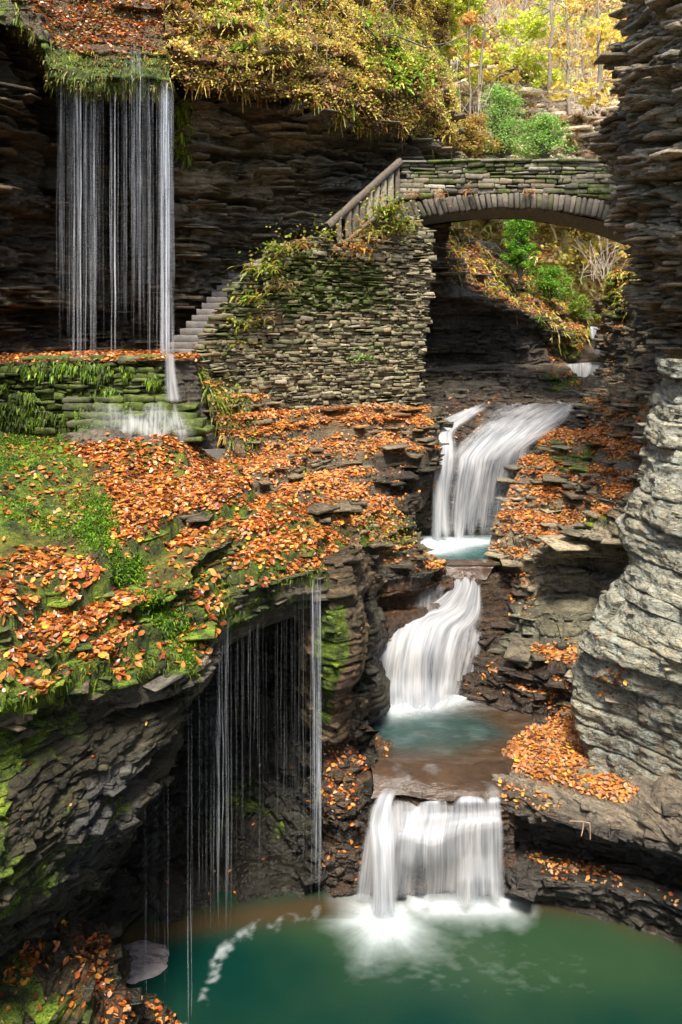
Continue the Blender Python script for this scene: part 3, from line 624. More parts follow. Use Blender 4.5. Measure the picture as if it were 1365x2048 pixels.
def water_sheet(name, outline_px, z, colfn, mat, res=.05, label=None):
    pts = np.array([atz(x, y, z)[:2] for x, y in outline_px])
    x0, y0 = pts.min(0); x1, y1 = pts.max(0)
    xs = np.arange(x0, x1+res, res); ys = np.arange(y0, y1+res, res)
    X, Y = np.meshgrid(xs, ys); V = np.stack([X, Y, np.full(X.shape, z)], -1)
    a, b = X.shape; Fc = grid_faces(a, b)
    cx = X.ravel()[Fc].mean(1); cy = Y.ravel()[Fc].mean(1)
    keep = poly_mask(cx, cy, pts, .001) > .5
    px, py = PX(V); c, mk = colfn(px, py, X, Y)
    o = mesh_np(name, V.reshape(-1, 3), Fc[keep], mat, col=c.reshape(-1, 3), mask=mk.reshape(-1, 3))
    return tag(o, label, None, None, 'structure')
def blob(px, py, cx, cy, rx, ry): return np.exp(-(((px-cx)/rx)**2+((py-cy)/ry)**2))
def polyline_d(px, py, pts):
    d = np.full(px.shape, 1e9)
    for (x1, y1), (x2, y2) in zip(pts[:-1], pts[1:]):
        L = (x2-x1)**2+(y2-y1)**2; t = np.clip(((px-x1)*(x2-x1)+(py-y1)*(y2-y1))/L, 0, 1)
        d = np.minimum(d, np.hypot(px-x1-t*(x2-x1), (py-y1-t*(y2-y1))))
    return d
def burst(X, Y, cx, cy, r0, r1, seed, n=60, front=True):
    """radial spray of foam thrown out from the foot of a fall"""
    dx, dy = X-cx, Y-cy; r = np.hypot(dx, dy); a = np.arctan2(dy, dx)
    st = .5+.22*vn(a*22+2*vn(X*3, Y*3, 0, 5), seed, r*2.2, seed)+.3*fbm(X*9, Y*9, 0, 3, seed)
    q = r/(r1*(.66+.10*vn(a*3, seed, 0, seed)))
    return np.clip(np.exp(-(q*1.5)**1.6)*(.9+.2*st), 0, 1)*(1-.22*np.clip(q*1.5, 0, 1)*(1-st))
def col_lower(px, py, X, Y):
    deep = np.array((.002, .024, .018)); mid = np.array((.022, .050, .022)); shal = np.array((.050, .036, .018))
    # shore: distance from the bowl's back wall, an ellipse in plan
    shore = polyline_d(px, py*1.0, [(150,1905),(230,1885),(380,1848),(540,1828),(660,1812),(820,1803),(1010,1800),(1090,1803),(1210,1818),(1350,1855),(1480,1915)])
    n = fbm(X*.9, Y*.9, 0, 3, 8)
    w = np.clip(np.exp(-(shore/(27+9*n))**2), 0, 1)
    g = sstep(-.2, .9, n*.35+.8*blob(px, py, 1080, 1900, 420, 110)+.35*blob(px, py, 560, 1860, 200, 40))
    c = deep+(mid-deep)*g[..., None]
    c = c*(1-w[..., None])+shal*w[..., None]
    bx, by, _ = atz(768, 1835, -8.4); bx2, by2, _ = atz(925, 1808, -8.4)
    f = burst(X, Y, bx, by-.02, 0, 1.15, 3, 90)
    dx = np.clip(np.abs(X-bx2)-.62, 0, None); r = np.hypot(dx, (Y-by2)*1.0)
    aa = np.arctan2(Y-by2-.6, X-bx2)
    f2 = np.clip(np.exp(-(r/(.24*(1+.3*fbm(X*4, Y*4, 0, 3, 5))))**1.3)*.95, 0, 1)
    # trail of foam from the drips
    wob = 10*vn(X*5, Y*5, 0, 77)
    d = wob+polyline_d(px, py, [(370,2080),(395,2010),(430,1950),(440,1910),(480,1870),(540,1850),(640,1822)])
    tr = np.exp(-(d/(13+.02*py*0))**2)*np.clip(.3+1.2*fbm(X*8, Y*8, 2, 3, 51), 0, 1)*.85*(.5+.5*sstep(1800, 2000, py))
    shimmer = .10*blob(px, py, 1020, 1950, 360, 90)*np.clip(.55+.9*fbm(X*7+Y*3, Y*15, 1, 4, 33), 0, 1)  # milky shimmer of reflected light, painted in with the foam
    foam_shimmer = np.clip((np.maximum(np.maximum(f, f2), tr*.62)-.06)/.94+shimmer, 0, 1)
    return c, np.stack([foam_shimmer*0, foam_shimmer, np.clip((foam_shimmer-.12)*(1-foam_shimmer)*1.3, 0, .5)], -1)
water_sheet('water', [(60,2080),(60,1800),(700,1760),(1100,1770),(1520,1850),(1900,2500),(1900,4200),(-900,4200),(-500,2500)], -8.4, col_lower, M_pool, .025)
def col_p3(px, py, X, Y):
    teal = np.array((.020, .052, .047)); br = np.array((.055, .034, .019))
    n = fbm(X*1.2, Y*1.2, 0, 3, 9)
    m = poly_mask(px, py, [(720,1420),(830,1412),(960,1430),(1010,1470),(900,1500),(800,1500),(730,1470)], 26)*np.clip(1.0+.5*n, 0, 1)
    c = br+(teal-br)*m[..., None]
    f = blob(px, py, 815, 1398, 90, 20)*1.5+blob(px, py, 770, 1425, 60, 16)*.35+blob(px, py, 890, 1392, 50, 10)*.6
    sw = .06*np.clip(fbm(X*3, Y*9, 4, 3, 71), 0, 1)
    f = np.clip(f+sw, 0, 1); return c, np.stack([f*0, f, np.clip(f*(1-f)*1.2, 0, .5)], -1)
water_sheet('water', [(660,1385),(760,1380),(940,1375),(1120,1395),(1110,1440),(1060,1500),(1020,1535),(940,1540),(860,1538),(780,1536),(700,1515)], -6.88, col_p3, M_stream, .025)
def col_p2(px, py, X, Y):
    teal = np.array((.030, .085, .082)); br = np.array((.065, .042, .026))
    m = 1-sstep(1112, 1136, py+6*fbm(X*2, Y*2, 0, 2, 4)); c = br+(teal-br)*m[..., None]
    f = blob(px, py, 870, 1088, 60, 14)*1.3+blob(px, py, 940, 1082, 60, 8)*.9+blob(px, py, 860, 1105, 45, 6)*.3
    f = np.clip(f, 0, 1); return c, np.stack([f*0, f, np.clip(f*(1-f)*1.2, 0, .5)], -1)
water_sheet('water', [(770,1070),(1000,1070),(1040,1100),(1040,1130),(960,1131),(900,1131),(840,1128),(780,1110)], -4.93, col_p2, M_stream, .025)
# thin brown sheet running over the lip of the lowest fall
def skin(name, rows, mat, step, col, lift=.02, foamfn=None, label=None):
    A = W(rows); G = crs(A, params(A, step, 0)); G = np.swapaxes(crs(np.swapaxes(G, 0, 1), params(A, step, 1)), 0, 1)
    G[..., 2] += lift+.02*fbm(G[..., 0]*3, G[..., 1]*6, 0, 3, 12)
    px, py = PX(G); a, b = px.shape
    f = foamfn(px, py, G) if foamfn else np.zeros(px.shape)
    c = np.broadcast_to(np.asarray(col, float), (a, b, 3))*(1+.5*fbm(G[..., 0]*2, G[..., 1]*2, 0, 3, 19))[..., None]
    o = mesh_np(name, G.reshape(-1, 3), grid_faces(a, b), mat, col=np.clip(c, 0, 1).reshape(-1, 3), mask=np.stack([f*0, f, np.clip(f*(1-f)*2, 0, .5)], -1).reshape(-1, 3))
    return tag(o, label, None, None, 'structure')
skin('water', [[(860,1120,15.6),(910,1120,15.73),(960,1120,15.73),(1030,1122,15.65)],[(880,1132,15.42),(920,1133,15.4),(950,1133,15.4),(990,1134,15.4)],[(890,1145,15.3),(920,1144,15.32),(950,1144,15.33),(982,1146,15.35)],[(893,1160,15.22),(920,1158,15.22),(948,1159,15.25),(972,1162,15.25)]], M_stream, 3, (.065,.04,.026), .015,
  lambda px, py, G: np.clip(.05+fbm(G[..., 0]*6, G[..., 1]*3, 0, 3, 15)*.5, 0, .35)*sstep(930, 990, px))
skin('water', [[(735,1520,11.85),(800,1528,11.75),(870,1530,11.72),(950,1530,11.72),(1030,1520,11.8)], [(745,1545,11.55),(800,1552,11.48),(870,1555,11.45),(950,1555,11.45),(1020,1550,11.5)],
  [(748,1580,11.32),(800,1574,11.34),(870,1584,11.24),(950,1585,11.22),(1012,1588,11.22)], [(742,1600,11.22),(800,1592,11.26),(870,1604,11.16),(950,1604,11.14),(1012,1606,11.14)]], M_stream, 4, (.055,.034,.02), .02,
  lambda px, py, G: np.clip(fbm(G[..., 0]*3.5, G[..., 1]*2.5, 0, 3, 15)*.25-.06, 0, .08))
# ---------------------------------------------------------------- falls
M_silk = fall_material('silky_water', .54, 26, .5, .58, .74)
M_thread = fall_material('dripping_water', .43, 30, .06, .22, .95, 1.5)
M_mist = fall_material('mist_water', .56, 3.0, 3.0, .55, .95)
M_thin = fall_material('thin_water', .50, 16, .8, .35, .8)
def fall(name, rows, mat, parent, step=4, fade=(.04, .04, .02, .05), opac=0.0, mul=1.0, rag=.0, seed=0, bump=.015, zones=()):
    A = W(rows); pu = params(A, step, 0); pv = params(A, step, 1)
    G = crs(A, pu); G = np.swapaxes(crs(np.swapaxes(G, 0, 1), pv), 0, 1)
    a, b = G.shape[:2]; U = np.linspace(0, 1, b)[None].repeat(a, 0); V = np.linspace(0, 1, a)[:, None].repeat(b, 1)
    du = np.linalg.norm(np.diff(G, axis=1), axis=-1).sum(1).mean(); dv = np.concatenate([np.zeros((1, b)), np.cumsum(np.linalg.norm(np.diff(G, axis=0), axis=-1), 0)], 0)
    G[..., 1] -= bump*(1+fbm(U*du*5, dv*.4, seed, 3, 7+seed))*3*np.clip(V*3, 0, 1)
    rg = rag*fbm(U*du*6, seed, 0, 3, 3)
    m = np.ones((a, b))
    if fade[0]: m *= sstep(0, fade[0], U)
    if fade[1]: m *= sstep(0, fade[1], 1-U)
    if fade[2]: m *= sstep(0, fade[2], V+rg)
    if fade[3]: m *= sstep(0, fade[3], 1-V+rg)
    m = m*mul; g = m*opac; px, py = PX(G)
    for poly, val, fe, add in zones:
        k = poly_mask(px, py, poly, fe); m = m*(1-k)+m*k*val; g = g*(1-k*(1-val if val < 1 else 0))+k*add*np.sign(m)
    uv = np.stack([U*du+seed*3.7, dv+seed], -1)
    return mesh_np(name, G.reshape(-1, 3), grid_faces(a, b), mat, parent, uv=uv.reshape(-1, 2), mask=np.stack([m, g, m*0], -1).reshape(-1, 3))
def waterfall(loc, label, parts):
    r = empty('waterfall', loc, label, 'waterfall', 'waterfalls in the gorge')
    for p in parts:
        o = fall(p[0], p[1], p[2], None, **(p[3] if len(p) > 3 else {})); adopt(r, o)
    return r
# lowest fall
waterfall(atz(870, 1800, -8.4), 'broad white waterfall dropping into the green bottom pool', [
 ('water_curtain', [
   [(806,1616,11.2),(880,1596,11.2),(950,1590,11.18),(1002,1592,11.18)],
   [(804,1628,11.08),(880,1609,11.08),(950,1604,11.08),(1003,1606,11.1)],
   [(801,1640,11.0),(880,1624,10.94),(950,1616,10.96),(1004,1618,11.0)],
   [(797,1655,10.95),(875,1648,10.9),(950,1634,10.93),(1004,1632,10.98)],
   [(792,1668,10.88),(870,1676,10.8),(945,1652,10.86),(1006,1644,10.93)],
   [(785,1735,10.9),(870,1740,10.85),(945,1735,10.85),(1007,1735,10.88)],
   [(780,1806,10.88),(865,1808,10.8),(945,1808,10.8),(1010,1806,10.82)]], M_silk, dict(step=3, opac=.12, seed=1, rag=.08, fade=(.05,.04,.04,.14), bump=.03, zones=[([(835,1596),(1003,1594),(1003,1604),(835,1606)], 1, 4, .45), ([(880,1606),(1003,1604),(1003,1622),(880,1630)], .55, 8, 0), ([(860,1630),(1000,1622),(1000,1640),(860,1652)], 1, 6, .4), ([(800,1725),(925,1712),(925,1806),(800,1806)], .62, 18, 0), ([(815,1735),(860,1735),(865,1800),(815,1800)], .55, 14, 0), ([(800,1610),(890,1640),(880,1690),(800,1720)], 1, 25, .25), ([(925,1715),(985,1715),(990,1760),(920,1760)], 1, 12, .35)])),
 ('water_curtain', [
   [(768,1572,11.36),(785,1572,11.36),(800,1576,11.33)],
   [(748,1600,11.16),(768,1604,11.12),(788,1610,11.1)],
   [(735,1640,11.1),(760,1650,11.0),(800,1660,10.95)],
   [(737,1700,10.85),(765,1700,10.75),(797,1710,10.75)],
   [(738,1770,10.75),(768,1770,10.6),(797,1775,10.65)],
   [(735,1838,10.7),(768,1842,10.5),(800,1838,10.6)]], M_silk, dict(step=3, opac=.30, seed=2, fade=(.25,.25,.1,.12))),
 ('water_curtain', [
   [(733,1650,11.15),(742,1650,11.1),(755,1660,11.05)],
   [(722,1700,11.05),(733,1705,11.0),(750,1710,10.95)],
   [(705,1800,10.9),(722,1802,10.85),(745,1802,10.8)]], M_silk, dict(step=3, mul=.75, seed=3, fade=(.3,.2,.1,.1))),
 ('water_curtain', [
   [(740,1600,11.35),(800,1590,11.4),(850,1600,11.3)],
   [(735,1650,11.12),(800,1650,11.02),(860,1650,11.02)],
   [(760,1700,10.98),(810,1700,10.9),(860,1700,10.9)]], M_silk, dict(step=3, mul=.9, opac=.05, seed=4, fade=(.15,.15,.2,.4)))])
# middle fall
waterfall(atz(850, 1400, -6.9), 'fan shaped white waterfall spilling over a brown hump between the two small pools', [
 ('water_curtain', [
   [(900,1152,15.3),(925,1150,15.3),(945,1150,15.3),(962,1158,15.3)],
   [(888,1185,15.0),(918,1178,15.0),(942,1178,15.05),(965,1190,15.1)],
   [(838,1212,14.8),(890,1212,14.75),(925,1212,14.8),(968,1225,14.8)],
   [(775,1230,14.6),(840,1226,14.55),(900,1232,14.55),(962,1246,14.6)],
   [(757,1260,14.3),(820,1246,14.2),(880,1252,14.25),(945,1268,14.35)],
   [(746,1310,14.0),(805,1295,13.9),(865,1300,13.9),(935,1310,14.1)],
   [(738,1360,13.85),(798,1355,13.72),(860,1355,13.72),(925,1355,13.9)],
   [(740,1412,13.75),(800,1420,13.55),(860,1412,13.55),(915,1395,13.75)]], M_silk, dict(step=3, opac=.10, seed=5, rag=.06, bump=.03, fade=(.10,.16,.05,.14), zones=[([(780,1220),(900,1215),(880,1300),(770,1300)], 1, 30, .25), ([(740,1360),(930,1370),(900,1430),(740,1430)], 1, 20, .4)])),
 ('water_curtain', [[(925,1236,14.8),(955,1240,14.8),(978,1262,14.8)],[(915,1290,14.25),(945,1300,14.3),(965,1310,14.45)],[(900,1390,13.95),(925,1385,14.0),(950,1372,14.2)]], M_thin, dict(step=3, mul=.8, seed=14, rag=.2, fade=(.25,.35,.15,.2))),
 ('side_trickle', [
   [(800,1182,14.7),(850,1172,14.8),(892,1168,14.95)],
   [(790,1235,14.5),(845,1230,14.55),(885,1225,14.6)]], M_thin, dict(step=3, mul=.45, seed=6, fade=(.3,.1,.1,.2))),
 ('foam', [
   [(760,1385,13.75),(830,1380,13.7),(915,1375,13.8)],
   [(752,1410,13.6),(830,1418,13.45),(905,1400,13.6)],
   [(770,1428,13.5),(830,1438,13.3),(880,1425,13.4)]], M_silk, dict(step=3, mul=1, opac=.3, seed=7, fade=(.2,.2,.2,.5)))])
# upper fall
waterfall(atz(930, 1085, -4.93), 'tall forked waterfall sliding off a slanting slab beneath the bridge', [
 ('water_curtain', [
   [(965,806,20.4),(975,806,20.4),(985,810,20.3)],
   [(905,828,19.5),(925,832,19.4),(945,838,19.3)],
   [(860,852,18.5),(885,858,18.4),(915,862,18.4)],
   [(862,880,17.9),(885,885,17.8),(915,890,17.8)],
   [(862,915,17.5),(885,918,17.45),(915,925,17.4)],
   [(862,1000,17.35),(880,1000,17.25),(902,1000,17.25)],
   [(860,1090,17.3),(880,1092,17.15),(905,1090,17.15)]], M_silk, dict(step=3, opac=.22, seed=8, rag=.1, bump=.03, fade=(.2,.3,.12,.08))),
 ('water_curtain', [
   [(1060,800,21.0),(1100,798,21.1),(1140,800,21.2),(1172,802,21.3)],
   [(1010,822,20),(1060,822,20.1),(1105,824,20.1),(1150,828,20.1)],
   [(962,860,18.5),(1008,856,18.6),(1062,855,18.6),(1112,858,18.6)],
   [(918,900,17.8),(960,905,17.65),(1012,898,17.65),(1068,886,17.8)],
   [(905,930,17.4),(950,940,17.3),(997,925,17.4),(1060,903,17.6)],
   [(895,1000,17.2),(940,1000,17.15),(985,1000,17.2),(1044,990,17.45)],
   [(890,1088,17.1),(932,1090,17.05),(972,1088,17.1),(1018,1085,17.3)]], M_silk, dict(step=3, opac=.02, mul=.95, seed=9, rag=.12, bump=.03, fade=(.14,.16,.22,.08), zones=[([(985,790),(1120,790),(1000,850),(950,870)], .55, 20, 0), ([(980,930),(1060,900),(1020,1090),(960,1090)], .6, 20, 0), ([(910,900),(1000,870),(1080,840),(1100,860),(1000,900),(920,940)], 1, 14, .25)])),
 ('water_curtain', [[(1000,803,20.8),(1050,799,20.95),(1110,798,21.1),(1174,802,21.25)],[(965,824,19.8),(1000,824,19.9),(1060,826,20.0),(1130,836,19.8)],[(940,858,18.5),(970,858,18.5),(1020,858,18.5),(1085,870,18.3)],[(920,890,17.8),(940,905,17.65),(985,900,17.65),(1062,892,17.75)]], M_thin, dict(step=3, mul=.42, seed=15, rag=.1, fade=(.3,.1,.06,.2))),
 ('water_curtain', [
   [(985,830,19.7),(1010,830,19.7),(1040,830,19.8)],
   [(930,870,18.4),(960,872,18.3),(1000,870,18.4)],
   [(885,920,17.5),(915,930,17.4),(950,935,17.4)]], M_thin, dict(step=3, mul=.6, seed=10, fade=(.2,.2,.2,.3)))])
waterfall(atz(1170, 757, -1.75), 'low white weir of falling water upstream of the slanting slab', [
 ('water_curtain', [
   [(1118,730,24.6),(1150,727,24.5),(1185,724,24.3),(1216,724,24.2)],
   [(1122,738,24.3),(1150,736,24.2),(1185,732,24.1),(1214,730,24)],
   [(1130,754,24.1),(1155,757,24),(1180,752,23.9),(1210,738,23.9)]], M_silk, dict(step=2, opac=.12, seed=11, mul=.95))])
waterfall(atz(1190, 700, -1.2), 'small distant waterfall between mossy rocks upstream of the weir', [
 ('water_curtain', [
   [(1180,652,27.5),(1190,653,27.5),(1200,655,27.5)],
   [(1180,668,27),(1190,668,27),(1202,670,27)],
   [(1182,680,26.8),(1192,682,26.7),(1204,680,26.8)]], M_silk, dict(step=2, opac=.3, seed=12)),
 ('water_curtain', [
   [(1190,690,26.2),(1196,692,26.2),(1202,690,26.2)],
   [(1188,708,25.8),(1194,710,25.8),(1200,708,25.8)]], M_silk, dict(step=2, opac=.2, seed=13))])
# upper left fall: three thin curtains one behind the other, and the brighter threads
def drops(x0, x1, y0, y1, Y0, zend, bow=0.0, n=6, ytops=None):
    xs = np.linspace(x0, x1, n); top, bot, mid = [], [], []
    for i, x in enumerate(xs):
        Y = Y0+bow*math.sin(math.pi*i/(n-1)); yt = np.interp(x, *zip(*ytops)) if ytops else y0+(y1-y0)*i/(n-1)
        yb = HY-zend*F/Y; top.append((x, yt, Y+.1)); mid.append((x, yt*.6+yb*.4, Y)); bot.append((x, yb, Y-.02))
    return [top, mid, bot]

def drop_material():
    m, nt, out = mat_new('falling_drops'); b = NB(nt)
    mk = b.n('ShaderNodeSeparateColor', {0: b.n('ShaderNodeAttribute', attribute_name='mask').outputs['Color']})
    uv = b.n('ShaderNodeUVMap', uv_map='uv').outputs[0]
    n = b.ramp(b.noise(uv, 1, 3, .6), [(.32, (.35, .35, .35)), (.6, (1.1, 1.1, 1.1))])
    a = b.math('MULTIPLY', mk.outputs[0], n, True)
    d = b.n('ShaderNodeBsdfDiffuse', {'Color': (.86, .92, 1, 1)}); t = b.n('ShaderNodeBsdfTranslucent', {'Color': (.86, .92, 1, 1)})
    x = b.n('ShaderNodeMixShader', {0: .45, 1: d.outputs[0], 2: t.outputs[0]})
    y = b.n('ShaderNodeMixShader', {0: a, 1: b.n('ShaderNodeBsdfTransparent').outputs[0], 2: x.outputs[0]})
    nt.links.new(y.outputs[0], out.inputs[0]); return m
M_drop = drop_material()
def threads(name, T, zend, seed=1):
    """T rows: px, ytop, Y, width m, alpha, end fraction. Every thread is a soft-edged ribbon of falling drops"""
    r = np.random.default_rng(seed); K = 26; Vs, Ms, Us = [], [], []
    for (px, yt, Y, wd, al, ef) in T:
        top = W((px, yt, Y)); t = np.linspace(0, 1, K); z = top[2]+(zend-top[2])*t*ef
        x = top[0]+.012*vn(t*3, px, 0, seed)+.006*vn(t*9, px, 1, seed); w = wd*(.6+.5*t+.35*vn(t*6, px, 2, seed))
        a = al*(.8 if zend < -5 else 1)*sstep(0, .10, t)*sstep(0, .18 if ef < 1 else .05, 1-t)*(.75+.5*vn(t*4, px, 3, seed))
        for k, sx in enumerate((-1, -.35, .35, 1)):
            Vs.append(np.stack([x+sx*w/2, np.full(K, top[1])-.01*(1-abs(sx)), z], 1)); Ms.append(np.stack([a*(0 if abs(sx) == 1 else 1), a*0, a*0], 1)); Us.append(np.stack([np.full(K, px*.37), t*6*abs(zend-top[2])/6], 1))
    n = len(T); V = np.array(Vs).reshape(n, 4, K, 3).transpose(0, 2, 1, 3).reshape(-1, 3); M = np.array(Ms).reshape(n, 4, K, 3).transpose(0, 2, 1, 3).reshape(-1, 3); U = np.array(Us).reshape(n, 4, K, 2).transpose(0, 2, 1, 3).reshape(-1, 2)
    Fq = (grid_faces(K, 4)[None]+(np.arange(n)*K*4)[:, None, None]).reshape(-1, 4)
    return mesh_np(name, V, Fq, M_drop, mask=M, uv=U)
def veil(loc, label, groups, zend, extra=()):
    root = empty('waterfall', loc, label, 'waterfall', 'waterfalls in the gorge')
    for i, (nm, T) in enumerate(groups): adopt(root, threads(nm, T, zend, 50+i))
    for p in extra: adopt(root, fall(p[0], p[1], p[2], None, **p[3]))
r5 = np.random.default_rng(12)
tops = [(100,140),(125,150),(160,152),(200,160),(235,148),(250,100),(258,72),(275,70),(288,110),(300,150),(330,158),(350,165)]
def clus(cx, sp, n, wr, ar, Y=(14.95, 15.4), ef=(1, 1), ytop=None):
    out = []
    for i in range(n):
        x = r5.normal(cx, sp) if sp < 30 else r5.uniform(cx-sp, cx+sp)
        out.append((x, np.interp(x, *zip(*tops))+r5.uniform(-4, 8) if ytop is None else ytop+r5.uniform(-6, 6), r5.uniform(*Y), r5.uniform(*wr), r5.uniform(*ar), r5.uniform(*ef)))
    return out
fine = clus(228, 118, 130, (.008, .026), (.05, .22), ef=(.65, 1.0))
mid_ = clus(163, 9, 12, (.015, .04), (.15, .4))+clus(186, 8, 10, (.012, .04), (.12, .35))+clus(231, 5, 4, (.015, .035), (.2, .5))+clus(272, 10, 16, (.02, .06), (.08, .22), ef=(.5, 1))+clus(300, 5, 4, (.02, .035), (.15, .35))
brt = clus(332, 7, 20, (.02, .06), (.2, .5))+clus(325, 2, 3, (.02, .04), (.5, .8))+clus(337, 2, 3, (.02, .04), (.5, .8))+[(162, 155, 14.95, .032, .85, .9), (231, 148, 15, .028, .7, .9)]
veil(atz(335, 715, -.66), 'thin veil of dripping threads falling from the mossy brow onto the mossy wall', [('drip_threads', fine), ('drip_threads', mid_), ('bright_threads', brt)], -.68, [
 ('step_flow', [[(328,706,14.5),(350,706,14.5)],[(328,760,14.4),(356,760,14.38)],[(328,806,14.25),(366,806,14.2)]], M_silk, dict(step=3, mul=.85, opac=.12, seed=31, fade=(.4,.3,.05,.1), bump=0)),
 ('step_flow', [[(160,806,14.3),(250,806,14.3),(330,804,14.3),(362,806,14.3)],[(160,822,14.12),(250,822,14.1),(330,820,14.1),(372,822,14.1)],[(158,838,13.96),(250,838,13.95),(330,836,13.95),(384,838,13.95)],[(158,854,13.85),(250,854,13.8),(330,852,13.8),(394,854,13.8)],[(158,872,13.66),(250,870,13.62),(330,870,13.62),(402,872,13.64)],[(158,890,13.5),(250,888,13.45),(330,888,13.45),(402,890,13.5)]], M_thin, dict(step=3, mul=.8, seed=32, rag=.3, fade=(.5,.2,.35,.3), bump=0))])
zp = -8.42
A_ = clus(305, 25, 10, (.006, .014), (.08, .25), (9.1, 9.6), (.9, 1), 1345)+[(293, 1345, 9.3, .018, .4, 1), (338, 1340, 9.2, .012, .35, .8)]+[(377, 1330, 9.0, .018, .32, 1), (383, 1330, 9.1, .012, .3, 1)]
A_ += clus(425, 22, 26, (.008, .022), (.12, .4), (9.7, 10.1), (.75, 1), 1215)+[(439, 1222, 9.75, .034, .7, .75), (446, 1215, 9.8, .022, .5, .7), (436, 1225, 9.8, .05, .25, .5)]
A_ += clus(500, 30, 18, (.008, .018), (.08, .26), (10.3, 10.6), (.4, .95), 1085)+clus(570, 25, 12, (.008, .018), (.06, .22), (10.7, 10.9), (.6, 1), 1140)
veil(atz(380, 1900, -8.4), 'faint dripping threads falling past the dark hollow under the leafy ledge', [('drip_threads', A_)], zp)
B_ = clus(632, 9, 12, (.012, .03), (.2, .5), (10.55, 10.7), (.7, 1), 1145)+[(636, 1140, 10.55, .04, .75, .7), (626, 1150, 10.55, .03, .6, .6), (641, 1150, 10.6, .03, .5, .8)]+clus(600, 14, 6, (.008, .018), (.08, .2), (10.8, 10.9), (.8, 1), 1150)
veil(atz(630, 1830, -8.4), 'bluish dripping threads beside the rounded pillar of the dark hollow', [('drip_threads', B_)], zp)
# ================================================================ MASONRY
def box_geo(c, ax, sz, jit, rs):
    """rounded stone: 24 verts (a box with its faces inset); c centre, ax 3x3 axes rows, sz half sizes"""
    V = []; 
    for i in range(3):
        for s in (-1, 1):
            j, k = (i+1) % 3, (i+2) % 3
            for a, b in ((-1,-1),(1,-1),(1,1),(-1,1)):
                v = np.zeros(3); v[i] = s*sz[i]; v[j] = a*(sz[j]-rs); v[k] = b*(sz[k]-rs); V.append(v)
    return V
_fa = []
for i in range(6):
    q = [i*4+n for n in range(4)]; _fa.append(q if i % 2 else q[::-1])
_cube = np.array(box_geo(0, 0, (1, 1, 1), 0, .25))
# bevel quads between faces: found once by nearest corners
def _bev():
    F = [list(q) for q in _fa]
    V = _cube
    for i in range(24):
        for j in range(i+1, 24):
            pass
    edges = {}
    corners = {}
    for vi, v in enumerate(V): corners.setdefault(tuple(np.sign(v).astype(int)), []).append(vi)
    for f in corners.values():
        n = np.sign(V[f[0]]); a, b, c = V[f[0]], V[f[1]], V[f[2]]
        if np.dot(np.cross(b-a, c-a), n) < 0: f = f[::-1]
        F.append([f[0], f[1], f[2], f[2]])
    import itertools
    for ax in range(3):
        j, k = (ax+1) % 3, (ax+2) % 3
        for sj in (-1, 1):
            for sk in (-1, 1):
                q = []
                for sa in (-1, 1):
                    cn = [0, 0, 0]; cn[ax] = sa; cn[j] = sj; cn[k] = sk
                    vs = corners[tuple(cn)]
                    fj = [v for v in vs if abs(abs(V[v][j])-1) < 1e-6][0]; fk = [v for v in vs if abs(abs(V[v][k])-1) < 1e-6][0]
                    q.append((fj, fk))
                q = [q[0][0], q[1][0], q[1][1], q[0][1]]
                a, b, c = V[q[0]], V[q[1]], V[q[2]]; n = np.zeros(3); n[j] = sj; n[k] = sk
                if np.dot(np.cross(b-a, c-a), n) < 0: q = q[::-1]
                F.append(q)
    return F
_F = _bev(); _Q = np.array([f for f in _F if f[2] != f[3]]); _T = np.array([f[:3] for f in _F if f[2] == f[3]])
def stones(name, C, AX, SZ, tint, moss, mat, parent=None, jit=.012, bev=.014, seed=0):
    """C (n,3) centres; AX (n,3,3) axes as rows; SZ (n,3) half sizes"""
    n = len(C); r = np.random.default_rng(seed)
    S = np.sign(_cube)
    inner = np.abs(_cube) < .99
    V = S[None]*SZ[:, None, :] - S[None]*inner[None]*np.minimum(bev*r.uniform(.6, 1.8, (n, 1, 1)), SZ.min(1)[:, None, None]*.6)
    # shared corner jitter
    J = r.normal(0, jit, (n, 8, 3)); ci = ((S > 0)*np.array([1, 2, 4])).sum(1); V = V+J[:, ci]
    Wd = np.einsum('nvi,nij->nvj', V, AX)+C[:, None, :]
    off = (np.arange(n)*24)[:, None, None]
    Q = (_Q[None]+off).reshape(-1, 4); T = (_T[None]+off).reshape(-1, 3)
    T4 = np.concatenate([T, T[:, 2:3]], 1)
    me = bpy.data.meshes.new(name); Wd = Wd.reshape(-1, 3)
    li = np.concatenate([Q.ravel(), T.ravel()]); me.vertices.add(len(Wd)); me.vertices.foreach_set('co', np.ascontiguousarray(Wd, np.float32).ravel())
    me.loops.add(len(li)); me.loops.foreach_set('vertex_index', li.astype(np.int32))
    ls = np.concatenate([np.arange(len(Q))*4, len(Q)*4+np.arange(len(T))*3]).astype(np.int32); lt = np.concatenate([np.full(len(Q), 4), np.full(len(T), 3)]).astype(np.int32)
    me.polygons.add(len(ls)); me.polygons.foreach_set('loop_start', ls); me.polygons.foreach_set('loop_total', lt)
    for nm, c in (('tint', tint), ('mask', moss)):
        c = np.repeat(np.concatenate([c, np.ones((n, 1))], 1)[:, None], 24, 1).reshape(-1, 4).astype(np.float32)
        me.attributes.new(nm, 'FLOAT_COLOR', 'POINT').data.foreach_set('color', c.ravel())
    me.update(); me.validate(); me.materials.append(mat)
    o = bpy.data.objects.new(name, me); COL.objects.link(o)
    if parent is not None: adopt(parent, o)
    return o
def path3(pts):  # px,Y list -> plan polyline function of distance
    A = np.array([((p-CX)/F*Y, Y) for p, Y in pts]); d = np.concatenate([[0], np.cumsum(np.hypot(*np.diff(A, axis=0).T))])
    def f(s): return np.stack([np.interp(s, d, A[:, 0]), np.interp(s, d, A[:, 1])], -1)
    return f, d[-1]
